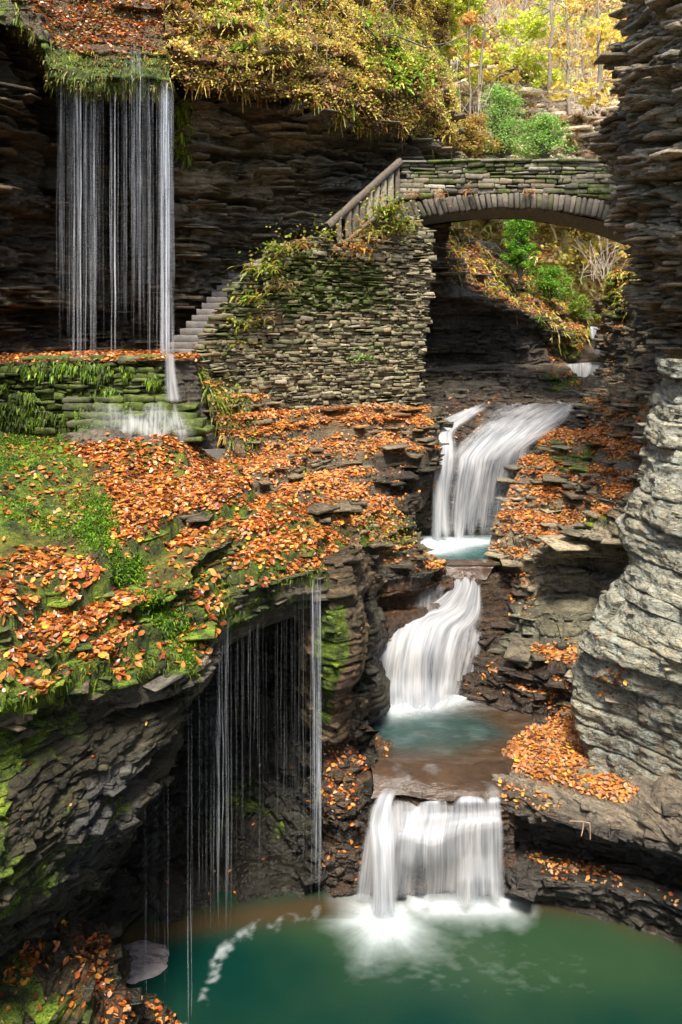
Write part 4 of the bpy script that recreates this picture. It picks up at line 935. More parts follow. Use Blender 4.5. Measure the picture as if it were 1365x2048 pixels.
def coursed(name, plan, zr, poly, hrange, lrange, thick, mat, parent, palette, mossfn=None, prot=.05, seed=1, jit=.012, holes=None, bev=.014, batter=0.0):
    f, L = path3(plan); r = np.random.default_rng(seed); C, AX, SZ = [], [], []
    z = zr[0]
    while z < zr[1]:
        h = r.uniform(*hrange); s = r.uniform(-.3, 0)
        while s < L:
            l = r.uniform(*lrange)*(1.0 if r.random() > .25 else .5)
            hh = h if r.random() > .12 else h*.5
            m = s+l/2; p = f(np.array([m]))[0]; a = f(np.array([m-.1]))[0]; b = f(np.array([m+.1]))[0]; t = b-a; t /= np.linalg.norm(t)+1e-9
            n = np.array([t[1], -t[0]]); pr = r.uniform(-prot, prot)+prot*.8*(r.random() < .06); n_ = n if n[1] < 0 else -n
            c = np.array([p[0], p[1], z+h/2])
            px, py = PX(c)
            if poly is None or poly_mask(np.array([px]), np.array([py]), poly, .01)[0] > .5:
                cc = c.copy(); cc[:2] += n_*(pr-thick/2+batter*(zr[1]-z)*.0)
                ro = r.normal(0, .025); T = np.array([t[0], t[1], ro]); T /= np.linalg.norm(T); Nn = np.array([n_[0], n_[1], 0.]); U = np.cross(T, Nn); U *= np.sign(U[2])
                Nn2 = np.cross(U, T)
                C.append(cc); AX.append([T, Nn2, U]); SZ.append([l/2-.004, thick/2, hh/2-.002])
            s += l
        z += h
    C, AX, SZ = map(np.array, (C, AX, SZ)); n = len(C)
    pal = np.array(palette); tint = pal[r.integers(0, len(pal), n)]*r.uniform(.65, 1.35, (n, 1))
    ms = np.zeros((n, 3)); ms[:, 0] = mossfn(C) if mossfn else 0
    return stones(name, C, AX, SZ, tint, ms, mat, parent, jit, bev, seed)
def prism(name, poly_px, plan, depth, mat, parent, inset=.08):
    """solid core behind stonework: polygon traced in the wall's face, extruded back"""
    f, L = path3(plan); P = np.array(plan, float)
    pts = []
    for x, y in poly_px:
        Y = np.interp(x, P[:, 0], P[:, 1])+inset; pts.append(W((x, y, Y)))
    pts = np.array(pts); back = pts+np.array([0, depth, 0]); n = len(pts)
    import bmesh
    bm = bmesh.new(); a = [bm.verts.new(p) for p in pts]; b = [bm.verts.new(p) for p in back]
    bm.faces.new(a); bm.faces.new(b[::-1])
    for i in range(n): bm.faces.new([a[i], b[i], b[(i+1) % n], a[(i+1) % n]])
    bmesh.ops.triangulate(bm, faces=bm.faces[:]); me = bpy.data.meshes.new(name); bm.to_mesh(me); bm.free(); me.materials.append(mat)
    o = bpy.data.objects.new(name, me); COL.objects.link(o)
    if parent is not None: adopt(parent, o)
    return o
M_mortar = plain('dark_mortar', (.035, .032, .025), .95, 12, .4)  # dark filling behind the stones, seen in the joints
PAL = [(.24,.21,.13),(.19,.165,.10),(.30,.27,.18),(.15,.13,.08),(.26,.21,.12),(.34,.30,.21),(.20,.20,.11)]
# ---- thin broken plates of shale standing out of the beds
def plates(key, dens, hx, hz, zone=None, avoid=None, seed=1, steep=.75, tone=(.55, 1.5), out=.35):
    Q, o = PATCH[key]; c0, mk0 = PDAT[key]; r = np.random.default_rng(seed)
    A = Q[:-1, :-1]; B = Q[1:, 1:]; C_ = Q[1:, :-1]; D = Q[:-1, 1:]
    c = ((A+B+C_+D)/4).reshape(-1, 3); n = np.cross(B-A, C_-D).reshape(-1, 3); ar = np.linalg.norm(n, axis=1)/2; n /= 2*ar[:, None]+1e-12; n *= -np.sign((n*c).sum(1).mean())
    px, py = PX(c); d = dens*sstep(steep+.15, steep-.15, np.abs(n[:, 2]))*((px > -60) & (px < 1425) & (py > -60) & (py < 2110))*(ar < .02)
    d = d*(.25+1.5*sstep(-.3, .4, fbm(c[:, 0], c[:, 1], c[:, 2]*3, 3, 500+seed)))
    if avoid is not None: d = d*(1-poly_mask(px, py, avoid, 8))
    if zone is not None: d = d*poly_mask(px, py, zone, 10)
    i = np.repeat(np.arange(len(c)), r.poisson(np.clip(np.nan_to_num(d*ar), 0, 50))); m = len(i)
    if m == 0: return
    N = n[i].copy(); N[:, 2] = 0; N += r.normal(0, .35, (m, 3))*[1, 1, 0]; N /= np.linalg.norm(N, axis=1, keepdims=True)+1e-9
    T = np.stack([-N[:, 1], N[:, 0], r.normal(0, .05, m)], 1); T /= np.linalg.norm(T, axis=1, keepdims=True); U = np.cross(T, N); U *= np.sign(U[:, 2:3]+1e-9); N2 = np.cross(U, T)
    AX = np.stack([T, N2, U], 1); sx = r.uniform(*hx, m)*r.uniform(.5, 1.3, m); sy = sx*r.uniform(.35, .8, m); sz = r.uniform(*hz, m)
    Cc = c[i]-N*(sy*(1-out*r.uniform(.2, 1, m)))[:, None]
    t = c0[:-1, :-1].reshape(-1, 3)[i]*r.uniform(tone[0], tone[1], (m, 1)); mk = mk0[:-1, :-1].reshape(-1, mk0.shape[-1])[i][:, :3]*[.7, 1, 0]
    ob = stones('rock', Cc, AX, np.stack([sx, sy, sz], 1), np.clip(t, .004, 1), mk, M_rock, None, .008, .006, seed); tag(ob, None, None, None, 'structure'); print('plates', key, m)
plates('lface', 110, (.03, .13), (.006, .022), seed=801, out=.35)
plates('cave', 45, (.05, .22), (.01, .04), seed=802)
plates('alcove', 11, (.12, .60), (.010, .035), seed=803, out=.3)
plates('rcliff', 20, (.06, .36), (.010, .035), seed=804, out=.4)
plates('lslope', 22, (.08, .36), (.01, .03), seed=805, out=.2, steep=.5, avoid=[(735,1150),(985,1130),(985,1300),(930,1420),(735,1420)])
plates('rslope', 22, (.08, .40), (.01, .03), seed=806, out=.22, steep=.5, avoid=[(800,1140),(985,1130),(975,1300),(930,1420),(735,1420)])
plates('ledge', 18, (.05, .22), (.006, .02), seed=807, out=.2, steep=.4)
plates('rledge', 30, (.05, .2), (.01, .03), seed=808)
plates('farleft', 22, (.08, .3), (.015, .05), seed=809)
plates('farright', 22, (.08, .3), (.015, .05), seed=810)
plates('buttress', 3, (.06, .22), (.006, .018), seed=818, out=.10)
plates('lip', 10, (.05, .18), (.01, .03), seed=819, steep=1.2, out=.15)
plates('pillar', 22, (.04, .12), (.008, .03), seed=811, out=.25)
plates('shoulder', 60, (.04, .14), (.008, .03), seed=812)
plates('slab', 30, (.05, .2), (.01, .03), seed=813, steep=1.2, out=.3)
plates('mid', 2, (.04, .12), (.008, .02), seed=814, out=.1)
plates('lowleft', 60, (.04, .14), (.01, .03), seed=815)
plates('rback', 20, (.06, .25), (.015, .05), seed=816)
plates('outcrop', 10, (.15, .6), (.03, .12), seed=817, out=.5)
# retaining wall
WPLAN = [(380,15.3),(430,15.75),(480,16.2),(560,16.7),(700,17.5),(800,18.05),(862,18.4)]
WPOLY = [(398,716),(412,672),(445,622),(470,580),(505,530),(560,490),(650,468),(690,505),(735,468),(800,425),(838,440),(868,468),(860,600),(850,700),(838,840),(700,840),(560,832),(485,825),(445,810),(410,780)]
wl = empty('retaining_wall', W((640, 815, 17.2)), 'tall mossy dry stone retaining wall between the stairs and the upper fall', 'wall')
def wm(C):
    px, py = PX(C); return np.clip(.85*poly_mask(px, py, [(390,700),(470,560),(600,480),(740,500),(760,600),(620,620),(520,620),(450,720)], 40)+.45*poly_mask(px, py, [(560,560),(860,520),(850,740),(560,740)], 50)-.05, 0, 1)*np.random.default_rng(2).uniform(.4, 1.1, len(C))
coursed('stonework', WPLAN, (-2.7, 3.2), WPOLY, (.045, .105), (.08, .34), .3, M_stone, wl, PAL, wm, .06, 11, .015, bev=.009)
prism('wall_core', [(x, y+3) for x, y in WPOLY], WPLAN, .8, M_mortar, wl, .42)
# mossy wall under the thin fall (stepped base)
mw = empty('mossy_wall', W((230, 880, 13.9)), 'low stepped stone wall thick with bright moss under the dripping veil', 'wall')
MPAL = [(.12,.115,.09),(.09,.085,.07),(.15,.14,.10)]
MPL = [(-260,14.9),(0,14.86),(150,14.8),(340,14.72)]
def mm(C):
    px, py = PX(C); return np.random.default_rng(5).uniform(.5, 1.2, len(C))
coursed('stonework', MPL, (-2.4, -.72), [(-260,722),(338,716),(338,905),(-260,905)], (.06, .15), (.10, .45), .3, M_stone, mw, MPAL, mm, .07, 21, .022, bev=.014)
for i, (x0, x1, y0, Yf) in enumerate([(150,352,806,14.45),(152,366,822,14.3),(155,378,838,14.15),(158,388,854,14.0),(160,395,870,13.85)]):
    zt = (HY-y0)/F*Yf
    coursed('stonework', [(x0,Yf),(x1,Yf+.06)], (zt-.15, zt-.01), None, (.13,.14), (.15,.6), .55, M_stone, mw, MPAL, mm, .06, 30+i, .02, bev=.014)
prism('wall_core', [(-260,724),(338,720),(338,960),(-260,960)], MPL, 3.5, M_mortar, mw, .16)
# grey plastered return of that wall
def slab_px(name, quad, mat, parent, thick=.25):
    A = W(quad); n = np.cross(A[1]-A[0], A[3]-A[0]); n /= np.linalg.norm(n)
    if n[1] < 0: n = -n
    B = A+n*thick; V = np.concatenate([A, B]); k = len(A)
    Fq = [[0,1,2,3],[7,6,5,4],[0,4,5,1],[1,5,6,2],[2,6,7,3],[3,7,4,0]]
    o = mesh_np(name, V, Fq, mat, smooth=False)
    if parent is not None: adopt(parent, o)
    return o
M_dark = plain('wet_dark_stone', (.07,.068,.065), .45, 5, .35, .5)
rt = patch('wall_return', [[(330,720,14.7),(345,720,14.75),(385,720,15.1),(392,719,15.9)],[(336,770,14.55),(352,765,14.6),(402,775,15.15),(412,775,15.9)],[(345,830,14.4),(362,825,14.45),(425,835,15.2),(436,835,15.9)],[(360,900,14.2),(385,895,14.25),(455,895,15.1),(470,895,15.9)]], M_rock, 2.4, (.10,.095,.09), wet=.4, amp1=.04, amp2=.03, terr=.2, key='ret')
del rt['kind']; adopt(mw, rt)
# leafy flat top behind the mossy wall, where the threads land
patch('path', [
 [(-260,700,19),(0,702,19),(200,702,19),(330,702,18.5),(385,702,17.5)],
 [(-260,708,17),(0,708,17),(200,708,17),(330,706,17),(392,706,16.6)],
 [(-260,718,15.2),(0,718,15.2),(200,715,15.2),(338,714,15.0),(400,712,15.5)],
 [(-260,724,14.85),(0,724,14.85),(200,720,14.75),(340,718,14.6),(392,720,15.15)],
 [(-260,730,14.85),(0,730,14.87),(200,727,14.8),(338,725,14.66),(388,730,15.2)],
], M_rock, 3, (.12,.10,.08), wet=.8, zones=[('litter', [(-300,600),(420,600),(420,730),(-300,740)], .9, 4)], amp1=.03, amp2=.01, terr=.2, rough=.03, key='topledge')
# stairs
st = empty('stone_staircase', W((375, 700, 15.6)), 'flight of grey stone steps climbing between the dark cliff and the mossy wall', 'stairs')
stp = [(372,699),(381,685),(393,671),(404,657),(415,643),(425,630),(434,618),(443,606),(452,594),(461,582),(470,570),(480,558),(492,546)]
Yst = np.linspace(15.75, 19.6, len(stp))
for (x, y), Y in zip(stp, Yst):
    c = W((x-6, y, Y)); z = c[2]; w = .44-.008*(Y-15.6)*2
    V = []; r = np.random.default_rng(int(x))
    n = 9
    # tread slab with a slightly uneven worn nose
    xs = np.linspace(c[0]-w, c[0]+w*.75, n)
    top = [(a, Y+.02*r.normal()*.5, z+.006*r.normal()) for a in xs]
    low = [(a, Y+.015, z-.24) for a in xs]; bk = [(a+.1, Y+.55, z+.005*r.normal()) for a in xs]
    nose = [(a, p[1]+.015, z-.02) for a, p in zip(xs, top)]; t2 = [(a, p[1]+.03, p[2]) for a, p in zip(xs, top)]
    rows_ = [bk, t2, nose, low]; G = np.array(rows_)
    bkl = G[0].copy(); bkl[:, 2] -= .24; G = np.concatenate([G, bkl[None]])
    o = mesh_np('step', G.reshape(-1, 3), grid_faces(5, n), plain('step_stone', (.15,.135,.12), .75, 7, .3) if x == 372 else bpy.data.materials['step_stone'], smooth=False); adopt(st, o)
# bridge
br = empty('stone_bridge', W((1030, 440, 19.2)), 'arched stone footbridge with a coursed parapet spanning the gorge', 'bridge')
YB = 19.0; BPL = [(780,YB),(1320,YB)]
arc_in = [(790,452),(826,440),(880,429),(933,421),(985,417),(1033,416),(1085,418),(1133,424),(1200,437),(1258,455),(1310,475)]
arc_out = [(790,412),(820,404),(880,396),(933,391),(985,388),(1033,387),(1085,388),(1133,391),(1200,400),(1250,412),(1310,428)]
ai = np.array(arc_in, float); ao = np.array(arc_out, float)
def oy(x): return np.interp(x, ao[:, 0], ao[:, 1])
ppoly = [(798,327)]+[(798,400)]+[tuple(p) for p in arc_out[1:]]+[(1310,318)]
BPAL = [(.19,.17,.12),(.14,.13,.09),(.25,.225,.165),(.31,.28,.22),(.11,.10,.075),(.22,.18,.12)]
def bmf(C):
    return np.random.default_rng(8).uniform(.05, .75, len(C))
coursed('parapet', BPL, (3.2, 4.12), [(798,322)]+[(798,402)]+[(a, b-2) for a, b in arc_out[1:]]+[(1310,318)], (.07, .14), (.2, .7), .35, M_stone, br, BPAL, bmf, .03, 41, .012)
coursed('capstones', BPL, (4.10, 4.17), None, (.07,.075), (.35,.9), .45, M_stone, br, [(.2,.19,.15),(.15,.14,.11)], lambda C: np.random.default_rng(3).uniform(.2,.8,len(C)), .03, 42, .014) if 0 else None
def capstones():
    r = np.random.default_rng(4); x = 1.42; C, AX, SZ = [], [], []
    while x < 7.9:
        l = r.uniform(.3, .8); zt = 4.13+.012*(x-1.4)+r.normal(0, .012)
        C.append((x+l/2, YB+.17, zt)); t = np.array([1, r.normal(0, .02), .012+r.normal(0, .015)]); t /= np.linalg.norm(t); n = np.array([0, -1, 0.]); u = np.cross(n, t); AX.append([t, np.cross(u, t)*1.0, u*np.sign(u[2])]); SZ.append((l/2-.006, .23, .035)); x += l
    C, AX, SZ = map(np.array, (C, AX, SZ)); n = len(C); ms = np.zeros((n, 3)); ms[:, 0] = r.uniform(.2, .8, n)
    stones('capstone_course', C, AX, SZ, np.array([(.2,.185,.15)])*r.uniform(.6, 1.2, (n, 1)), ms, M_stone, br, .01, .015, 5)
capstones()
# voussoirs
def vouss():
    r = np.random.default_rng(9); n = 46; s = np.linspace(0, 1, n+1)
    pin = np.array([W((x, y, YB)) for x, y in zip(np.interp(s, np.linspace(0, 1, 300), np.linspace(800, 1300, 300)), np.interp(np.linspace(800, 1300, n+1), ai[:, 0], ai[:, 1]))])
    xo = np.linspace(785, 1315, n+1); po = np.array([W((x, oy(x), YB)) for x in xo])
    C, AX, SZ = [], [], []
    for i in range(n):
        a = (pin[i]+pin[i+1])/2; b = (po[i]+po[i+1])/2; u = b-a; h = np.linalg.norm(u); u /= h
        t = pin[i+1]-pin[i]; wd = (np.linalg.norm(pin[i+1]-pin[i])+np.linalg.norm(po[i+1]-po[i]))/4; nn = np.array([0, -1., 0]); t = np.cross(u, nn); t /= np.linalg.norm(t)
        e = r.uniform(-.03, .03); C.append((a+b)/2+np.array([0, .17-r.uniform(0.02, .06), 0])); AX.append([t, nn, u]); SZ.append((wd-.008, .2, h/2+e*.5))
    C, AX, SZ = map(np.array, (C, AX, SZ)); ms = np.zeros((n, 3)); ms[:, 0] = r.uniform(0, .45, n)
    stones('arch_ring', C, AX, SZ, np.array([(.155,.135,.105)])*r.uniform(.6, 1.4, (n, 1)), ms, M_stone, br, .01, .016, 6)
    # barrel underside, spandrel fill and deck
    xs = np.linspace(795, 1305, 60); inn = W(np.stack([xs, np.interp(xs, ai[:, 0], ai[:, 1])-1.5, np.full(60, YB)], 1))
    G = np.stack([inn+np.array([0, d, 0]) for d in (.1, .5, .9, 1.3, 1.7, 2.0)]); G[..., 2] += .012*fbm(G[..., 0]*4, G[..., 1]*4, 0, 3, 2)
    o = mesh_np('barrel', G.reshape(-1, 3), grid_faces(6, 60), plain('soffit_stone', (.14,.125,.10), .85, 8, .5, .6)); adopt(br, o)
    cp = [(798,326),(798,470)]+[(x, y-1) for x, y in arc_in[1:]]+[(1310,316)]
    prism('core', cp, BPL, 2.0, M_mortar, br, .12)
vouss()
# left abutment under the springing
# wooden handrail
hr = empty('handrail', W((690, 492, 18.0)), 'weathered wooden railing slanting up the stairs to the bridge', 'railing')
def beam(name, p, q, w, h, parent, mat=None, up=(0, 0, 1)):
    p = np.asarray(W(p)); q = np.asarray(W(q)); t = q-p; L = np.linalg.norm(t); t /= L; s = np.cross(t, np.array(up, float))
    if np.linalg.norm(s) < .01: s = np.cross(t, (0, 1, 0))
    s /= np.linalg.norm(s); u = np.cross(s, t); nseg = 8; r = np.random.default_rng(int(abs(p[0]*100))); V = []
    for i in range(nseg+1):
        c = p+t*L*i/nseg+r.normal(0, .003, 3); b = .18
        for a, d in ((-1+b,-1),(1-b,-1),(1,-1+b),(1,1-b),(1-b,1),(-1+b,1),(-1,1-b),(-1,-1+b)): V.append(c+s*a*w/2+u*d*h/2)
    Fq = []
    for i in range(nseg):
        for k in range(8): Fq.append([i*8+k, i*8+(k+1) % 8, (i+1)*8+(k+1) % 8, (i+1)*8+k])
    for e in (0, nseg*8): Fq += [[e, e+1, e+2, e+3], [e, e+3, e+4, e+7], [e+4, e+5, e+6, e+7]]
    o = mesh_np(name, V, Fq, mat or M_wood, smooth=False); adopt(parent, o); return o
T0, T1 = (655,452,17.7), (801,322,18.9); L0, L1 = (686,489,17.8), (797,396,18.9)
beam('top_rail', T0, T1, .16, .15, hr); beam('bottom_rail', L0, L1, .10, .09, hr)
M_wood2 = plain('pale_wood', (.30,.26,.19), .75, 16, .4, .4)
beam('post', (678,435,17.85), (680,492,17.85), .12, .12, hr); beam('post', (795,330,18.9), (795,402,18.9), .12, .12, hr)
for k, f_ in enumerate(np.linspace(.12, .88, 7)):
    x = 684+(795-684)*f_; ty = np.interp(x, [655, 801], [452, 322])+4; by = np.interp(x, [686, 797], [489, 396])-2; Y = np.interp(x, [680, 800], [17.85, 18.9])
    beam('baluster', (x, ty, Y), (x, by, Y), .15, .045, hr, M_wood2 if k > 2 else M_wood)
    if k % 3 == 1: beam('brace', (x-2, ty+4, Y+.03), (x+12, by-8, Y+.08), .05, .04, hr, M_wood2)
# foam raft on the bottom pool
def raft():
    c = np.array(atz(276, 1918, -8.37)); n, m = 48, 9; V = []
    for j in range(m):
        for i in range(n):
            a = 2*math.pi*i/n; r = (j/(m-1)); k = 1+.10*vn(math.cos(a)*2.2, math.sin(a)*2.2, 0, 4)+.05*vn(math.cos(a)*7, math.sin(a)*7, 0, 4)
            V.append((c[0]+math.cos(a)*.43*k*r, c[1]+math.sin(a)*.33*k*r, c[2]+.035*(1-r**4)-.02*(r > .99)+.008*vn(math.cos(a)*r*9, math.sin(a)*r*9, 1)))
    Fq = [[j*n+i, j*n+(i+1) % n, (j+1)*n+(i+1) % n, (j+1)*n+i] for j in range(m-1) for i in range(n)]
    mt, nt, out = mat_new('scum_foam'); b = NB(nt); pos = b.n('ShaderNodeNewGeometry').outputs['Position']
    v = b.n('ShaderNodeMapping', {'Vector': pos, 'Scale': (2, 5, 1), 'Rotation': (0, 0, .4)}).outputs[0]
    cc = b.ramp(b.noise(v, 2.2, 5, .65, 1.2), [(.34, (.03, .025, .03)), (.44, (.12, .11, .115)), (.56, (.22, .21, .22)), (.66, (.24, .13, .09))])
    p = b.n('ShaderNodeBsdfPrincipled', {'Base Color': cc, 'Roughness': .6}); nt.links.new(p.outputs[0], out.inputs[0])
    o = mesh_np('foam_raft', V, Fq, mt); tag(o, 'round grey raft of foam drifting at the edge of the green pool', 'foam raft')
raft()
# thin dead stalk on the right shelf
def tube(pts, rad, n=6):
    pts = np.asarray(pts, float); T = np.gradient(pts, axis=0); T /= np.linalg.norm(T, axis=1, keepdims=True)+1e-9
    a = np.cross(T, (0.3, .2, 1.)); a /= np.linalg.norm(a, axis=1, keepdims=True)+1e-9; b = np.cross(T, a)
    th = np.arange(n)/n*2*np.pi; rad = np.broadcast_to(np.asarray(rad, float), (len(pts),))
    V = pts[:, None]+(a[:, None]*np.cos(th)[None, :, None]+b[:, None]*np.sin(th)[None, :, None])*rad[:, None, None]
    i = np.arange(len(pts)-1)[:, None]*n; k = np.arange(n)[None]; k2 = (np.arange(n)+1)[None] % n
    return V.reshape(-1, 3), np.stack([i+k, i+k2, i+n+k2, i+n+k], -1).reshape(-1, 4)
def tubes(name, L, mat):
    Vs, Fs, o = [], [], 0
    for p, r in L:
        v, f = tube(p, r); Vs.append(v); Fs.append(f+o); o += len(v)
    return mesh_np(name, np.concatenate(Vs), np.concatenate(Fs), mat)
tag(tubes('dead_stalk', [(W([(1140,1642,10.3),(1165,1643,10.2),(1180,1646,10.15),(1181,1662,10.15),(1181,1679,10.15)]), .008), (W([(1168,1643,10.2),(1166,1660,10.15),(1163,1672,10.1)]), .006)], plain('dry_stem', (.4,.27,.18))), 'thin bent dry stalk hanging from the dark undercut shelf', 'stalk')
# ================================================================ VEGETATION AND LEAVES
PALF = np.array([(.50,.17,.03),(.60,.22,.045),(.42,.11,.025),(.62,.30,.10),(.30,.08,.025),(.70,.42,.06),(.55,.32,.19),(.13,.045,.02),(.66,.27,.06)])
def pick(pal, p, n, r, jit=.25):
    pal = np.asarray(pal, float); c = pal[r.choice(len(pal), n, p=np.array(p)/np.sum(p))]
    return np.clip(c*r.uniform(1-jit, 1+jit, (n, 1))*r.uniform(.92, 1.08, (n, 3)), .003, 1)
LT_ = np.array([(-.5,0,0),(-.22,.2,.03),(.12,.24,.05),(.5,0,.06),(.12,-.24,.05),(-.22,-.2,.03),(-.22,0,-.03),(.12,0,-.02)])
LF_ = np.array([(0,6,1,1),(6,7,2,1),(7,3,2,2),(0,5,6,6),(5,4,7,6),(4,3,7,7)])
def rot_basis(nrm, yaw, tilt, r):
    n = len(nrm); N = nrm+r.normal(0, 1, (n, 3))*tilt[:, None]; N /= np.linalg.norm(N, axis=1, keepdims=True)
    a = np.stack([np.cos(yaw), np.sin(yaw), np.zeros(n)], 1); a -= N*(a*N).sum(1, keepdims=True); a /= np.linalg.norm(a, axis=1, keepdims=True)+1e-9
    return a, np.cross(N, a), N
def leaves(name, P, N, size, col, mat, tilt=.35, simple=False, lift=.4, seed=1, parent=None, aspect=1.25):
    r = np.random.default_rng(seed); n = len(P)
    a, b, c = rot_basis(N, r.uniform(0, 6.283, n), r.uniform(.1, 1, n)*tilt, r)
    T = LT_.copy() if not simple else np.array([(-.5,0,0),(0,.27,.06),(.5,0,.03),(0,-.27,.06)])
    curl = r.uniform(-1, 3.5, n)
    t = T[None]*np.ones((n, 1, 1)); t[..., 2] *= curl[:, None]; t[..., 1] *= aspect*r.uniform(.75, 1.2, (n, 1))
    t *= size[:, None, None]
    V = P[:, None]+a[:, None]*t[..., 0:1]+b[:, None]*t[..., 1:2]+c[:, None]*(t[..., 2:3]+(lift*size*r.uniform(.1, 1, n))[:, None, None])
    k = len(T)
    if simple: Fq = (np.array([[0,3,2,1]])[None]+(np.arange(n)*k)[:, None, None]).reshape(-1, 4); Tr = np.zeros((0, 3), int)
    else:
        q = np.array([(6,7,2,1),(5,4,7,6)]); tr = np.array([(0,6,1),(7,3,2),(0,5,6),(4,3,7)]); o = (np.arange(n)*k)[:, None, None]
        Fq = (q[None]+o).reshape(-1, 4); Tr = (tr[None]+o).reshape(-1, 3)
    me = bpy.data.meshes.new(name); V = np.ascontiguousarray(V.reshape(-1, 3), np.float32)
    me.vertices.add(len(V)); me.vertices.foreach_set('co', V.ravel())
    li = np.concatenate([Fq.ravel(), Tr.ravel()]).astype(np.int32); me.loops.add(len(li)); me.loops.foreach_set('vertex_index', li)
    me.polygons.add(len(Fq)+len(Tr)); me.polygons.foreach_set('loop_start', np.concatenate([np.arange(len(Fq))*4, len(Fq)*4+np.arange(len(Tr))*3]).astype(np.int32))
    me.polygons.foreach_set('loop_total', np.concatenate([np.full(len(Fq), 4), np.full(len(Tr), 3)]).astype(np.int32))
    cc = np.repeat(np.concatenate([col, np.ones((n, 1))], 1)[:, None], k, 1).reshape(-1, 4).astype(np.float32)
    me.attributes.new('tint', 'FLOAT_COLOR', 'POINT').data.foreach_set('color', cc.ravel())
    me.update(); me.materials.append(mat); o = bpy.data.objects.new(name, me); COL.objects.link(o)
    if parent is not None: adopt(parent, o)
    return o
def surf(key):
    Q, o = PATCH[key]; A = Q[:-1, :-1]; B = Q[1:, 1:]; C_ = Q[1:, :-1]; D = Q[:-1, 1:]
    c = (A+B+C_+D)/4; n = np.cross(B-A, C_-D); ar = np.linalg.norm(n, axis=-1)/2; n /= (2*ar[..., None]+1e-12)
    s = np.sign((n*c).sum(-1).mean()); n = n*(-s)
    return c.reshape(-1, 3), n.reshape(-1, 3), ar.ravel(), (B-A).reshape(-1, 3), (C_-D).reshape(-1, 3)
def scatter(key, zones, base=0.0, nzmin=.25, seed=1, clump=.5, cfreq=1.6, nzfull=.6):
    c, n, ar, e1, e2 = surf(key); px, py = PX(c); r = np.random.default_rng(seed)
    d = np.full(len(c), float(base))
    for poly, val, fe in zones:
        m = poly_mask(px, py, poly, fe); d = d*(1-m)+m*val
    cl = sstep(-.35, .25, fbm(c[:, 0]*cfreq, c[:, 1]*cfreq, c[:, 2]*cfreq*1.5, 3, 200+seed))
    d = d*(1-clump+clump*cl*1.6)*sstep(nzmin, nzfull, n[:, 2])
    vis = (px > -120) & (px < 1480) & (py > -120) & (py < 2150); d = d*vis
    k = r.poisson(np.clip(np.nan_to_num(d*ar), 0, 200)); idx = np.repeat(np.arange(len(c)), k)
    P = c[idx]+e1[idx]*r.uniform(-.4, .4, (len(idx), 1))+e2[idx]*r.uniform(-.4, .4, (len(idx), 1))
    return P, n[idx], r
WETP = [5,5,4,3,4,1.5,3,4,3]; DRYP = [3,4,2,7,2,3,8,2,6]
def litter(key, zones, label, wet=True, size=(.06, .10), simple=False, seed=1, prob=None, base=0, name='fallen_leaves', bright=1.0, **kw):
    P, N, r = scatter(key, zones, base, seed=seed, **kw); n = len(P)
    if n == 0: return
    col = pick(PALF, prob or (WETP if wet else DRYP), n, r)*bright
    col = col*(.72+.5*r.random((n, 1))**.7)*(.8+.35*sstep(-.4, .4, fbm(P[:, 0]*2.3, P[:, 1]*2.3, P[:, 2]*3, 3, 400))[:, None])
    o = leaves(name, P, N*.6+np.array([0, 0, .5]), r.uniform(size[0]*.5, size[1]*1.1, n), np.clip(col, .003, 1), M_leaf_wet if wet else M_leaf, .75, simple, .5, seed)
    tag(o, label, 'leaves', None, 'stuff'); print('leaves', key, n); return o
litter('ledge', [([(-260,1080),(60,1060),(200,1050),(250,1150),(420,1090),(480,1080),(690,1000),(720,1100),(560,1150),(460,1230),(390,1320),(200,1350),(40,1400),(-260,1450)], 680, 25),
  ([(130,900),(280,880),(520,880),(720,1000),(640,1010),(540,1070),(420,1060),(300,1010),(200,970)], 1700, 20),
  ([(-260,870),(120,870),(230,1000),(230,1120),(60,1090),(-260,1080)], 90, 20),
  ([(-260,1250),(60,1130),(220,1230),(300,1330),(60,1390),(-260,1430)], 1445, 25), ([(230,960),(420,940),(480,1060),(420,1110),(230,1090)], 1360, 20), ([(250,1270),(300,1200),(330,1210),(390,1290),(380,1340),(280,1340)], 119, 15),
  ([(200,1100),(260,1100),(420,1080),(440,1100),(300,1180),(200,1150)], 952, 15)], 'wet orange and rust fallen leaves strewn over the mossy front ledge', size=(.055, .105), seed=3, clump=.9, cfreq=1.7, nzmin=.3, nzfull=.7)
litter('lslope', [([(380,700),(470,780),(850,800),(870,900),(840,960),(720,940),(800,1020),(830,1100),(760,1080),(690,1070),(600,1010),(500,960),(430,890),(430,800)], 2040, 12), ([(760,1085),(850,1090),(905,1140),(850,1140),(750,1120)], 1275, 8), ([(740,920),(870,900),(880,1080),(810,1040)], 127, 10)],
  'orange fallen leaves heaped on the stepped slope below the retaining wall', wet=False, size=(.06, .10), seed=4, clump=.75, cfreq=1.5, nzmin=.25, nzfull=.7)
litter('rslope', [([(1165,800),(1290,790),(1290,930),(1235,1010),(1100,1085),(1040,1110),(985,1095),(1000,1000),(1060,890)], 1350, 10), ([(1090,740),(1330,740),(1290,800),(1180,800)], 90, 10),
  ([(990,1140),(1060,1120),(1080,1220),(980,1240)], 255, 12), ([(980,1175),(1070,1180),(1060,1240),(970,1245)], 375, 8), ([(1030,1290),(1150,1285),(1150,1330),(1030,1330)], 750, 8), ([(1000,1320),(1150,1330),(1150,1420),(1090,1415),(960,1350)], 495, 12), ([(920,1360),(1000,1350),(1060,1400),(940,1400)], 37, 8)],
  'dry tan and orange fallen leaves lying along the beds of the right bank', wet=False, size=(.06, .10), seed=5, clump=.8, cfreq=1.5, nzmin=.3, nzfull=.75)
